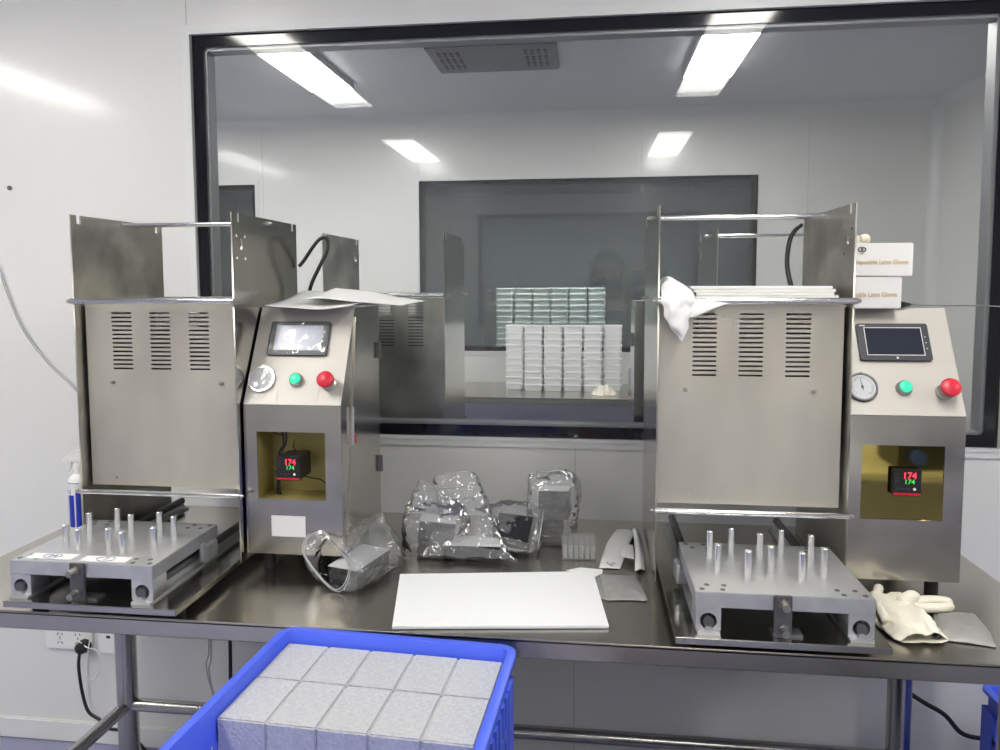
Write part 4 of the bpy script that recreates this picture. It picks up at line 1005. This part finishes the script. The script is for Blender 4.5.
# ---------------------------------------------------------------- photographer behind the camera (mirrored in the window)
def skin_chain(bm, lay, pts, parent=None):
    prev = parent; vs = []
    for (p, r) in pts:
        v = bm.verts.new(p); v[lay].radius = (r, r)
        if prev: bm.edges.new((prev, v))
        prev = v; vs.append(v)
    return vs
px_, py_ = .10, -.36
t = thing('person', 'person in a white gown holding a phone, mirrored in the window', 'person', (px_, py_, 0))
bm = NB(); lay = bm.verts.layers.skin.verify()
sp = skin_chain(bm, lay, [((0, 0, .82), .12), ((0, 0, .95), .115), ((0, .0, 1.08), .125), ((0, 0, 1.18), .12), ((0, .0, 1.25), .055), ((0, .01, 1.30), .05), ((0, .03, 1.36), .074), ((0, .03, 1.42), .082), ((0, .025, 1.475), .055)])
sp[0][lay].use_root = True
for s in (-1, 1):
    skin_chain(bm, lay, [((s*.09, 0, .74), .085), ((s*.095, .005, .45), .058), ((s*.095, -.01, .10), .040), ((s*.10, .05, .045), .038), ((s*.105, .13, .03), .028)], sp[0])
    arm = skin_chain(bm, lay, [((s*.15, 0, 1.19), .055), ((s*.22, .04, 1.02), .045), ((s*.17, .22, 1.14), .034), ((s*.115, .29, 1.27), .026), ((s*.105, .315, 1.31), .026)], sp[3])
    for k in range(4):
        dz = (k-1.5)*.016
        skin_chain(bm, lay, [((s*.100, .335, 1.325+dz*.6), .010), ((s*.095, .350, 1.335+dz), .009), ((s*.078, .352, 1.337+dz), .008), ((s*.066, .348, 1.337+dz), .007)], arm[-1])
    skin_chain(bm, lay, [((s*.095, .318, 1.318), .011), ((s*.078, .322, 1.325), .009), ((s*.062, .326, 1.332), .008)], arm[-1])
me = bpy.data.meshes.new('body'); bm.to_mesh(me); bm.free()
bd = link('body', me, 'skin', t); bd.modifiers.new('Skin', 'SKIN').use_smooth_shade = True
ss = bd.modifiers.new('Subd', 'SUBSURF'); ss.levels = 1; ss.render_levels = 2
bm = NB(); bmesh.ops.create_uvsphere(bm, u_segments=32, v_segments=20, radius=1)
for v in list(bm.verts):
    if v.co.z < -.75 or (v.co.y > .35 and v.co.z < .45): bm.verts.remove(v)
for v in bm.verts:
    k = 1+.05*noise.noise(v.co*6); v.co = Vector((v.co.x*.099*k, .02+v.co.y*.108*k, 1.415+v.co.z*.120*k))
finish('hair', bm, 'hair', t, smooth='all')
bm = NB()
for s in (-1, 1):
    g = bmesh.ops.create_uvsphere(bm, u_segments=12, v_segments=8, radius=.009, matrix=Matrix.Translation((s*.030, .105, 1.405)))
finish('eye', bm, 'ink', t, smooth='all')
bm = NB(); cyl(bm, (0, .108, 1.41), (0, .122, 1.375), .006, .013, n=10); finish('nose', bm, 'skin', t, smooth='all')
bm = NB(); tube(bm, [(-.022, .098, 1.345), (0, .108, 1.343), (.022, .098, 1.345)], .004, n=8); finish('mouth', bm, 'red_stripe', t, smooth='all')
bm = NB(); lay = bm.verts.layers.skin.verify()
sp = skin_chain(bm, lay, [((0, 0, .45), .19), ((0, 0, .80), .165), ((0, 0, 1.0), .145), ((0, 0, 1.17), .145), ((0, 0, 1.235), .085)])
sp[0][lay].use_root = True
for s in (-1, 1): skin_chain(bm, lay, [((s*.155, 0, 1.18), .072), ((s*.225, .04, 1.02), .062), ((s*.175, .21, 1.13), .050), ((s*.125, .275, 1.25), .042)], sp[3])
me = bpy.data.meshes.new('gown'); bm.to_mesh(me); bm.free()
gw = link('gown', me, 'gown', t); gw.modifiers.new('Skin', 'SKIN').use_smooth_shade = True; ss = gw.modifiers.new('Subd', 'SUBSURF'); ss.levels = 1; ss.render_levels = 2
t = thing('mobile_phone', 'dark phone held up by the person mirrored in the window', 'phone', (.10, -.012, 1.335))
me = sheet_mesh(rrect(-.078, .078, -.038, .038, .008), [], .008, axes((0, 0, 0), (1, 0, 0), (0, 0, 1), (0, -1, 0))); link('phone_body', me, 'black', t)
bm = NB()
for dz in (.010, -.012): cyl(bm, (-.064, .004, .012+dz), (-.064, .0055, .012+dz), .007, n=20)
finish('lens', bm, 'screen', t)

# bench and knobbed box added behind the camera for the gold window to reflect
t = thing('reflection_bench', 'added white topped bench for the gold cabinet window to reflect', 'bench', (1.45, -.25, 0))
bm = NB(); box(bm, -.65, .65, -.32, .32, .62, .65); finish('bench_top', bm, 'board', t, bevel=.004)
for x in (-.6, .6):
    for y in (-.27, .27):
        bm = NB(); cyl(bm, (x, y, 0), (x, y, .62), .02); finish('leg', bm, 'leg', t, smooth=True)
bm = NB(); box(bm, -.62, .62, -.30, .30, .20, .22); finish('bench_shelf', bm, 'leg', t)
t = thing('reflection_box', 'dark boxy printer with two blue knobs, added for the gold window to reflect', 'equipment', (1.30, -.10, .6505))
bm = NB(); box(bm, -.16, .16, -.11, .11, 0, .12); finish('box_body', bm, 'bezel', t, bevel=.01)
for x in (-.10, .10):
    bm = NB(); cyl(bm, (x, .11, .05), (x, .135, .05), .026, n=24); finish('knob', bm, 'crate', t, smooth=True)
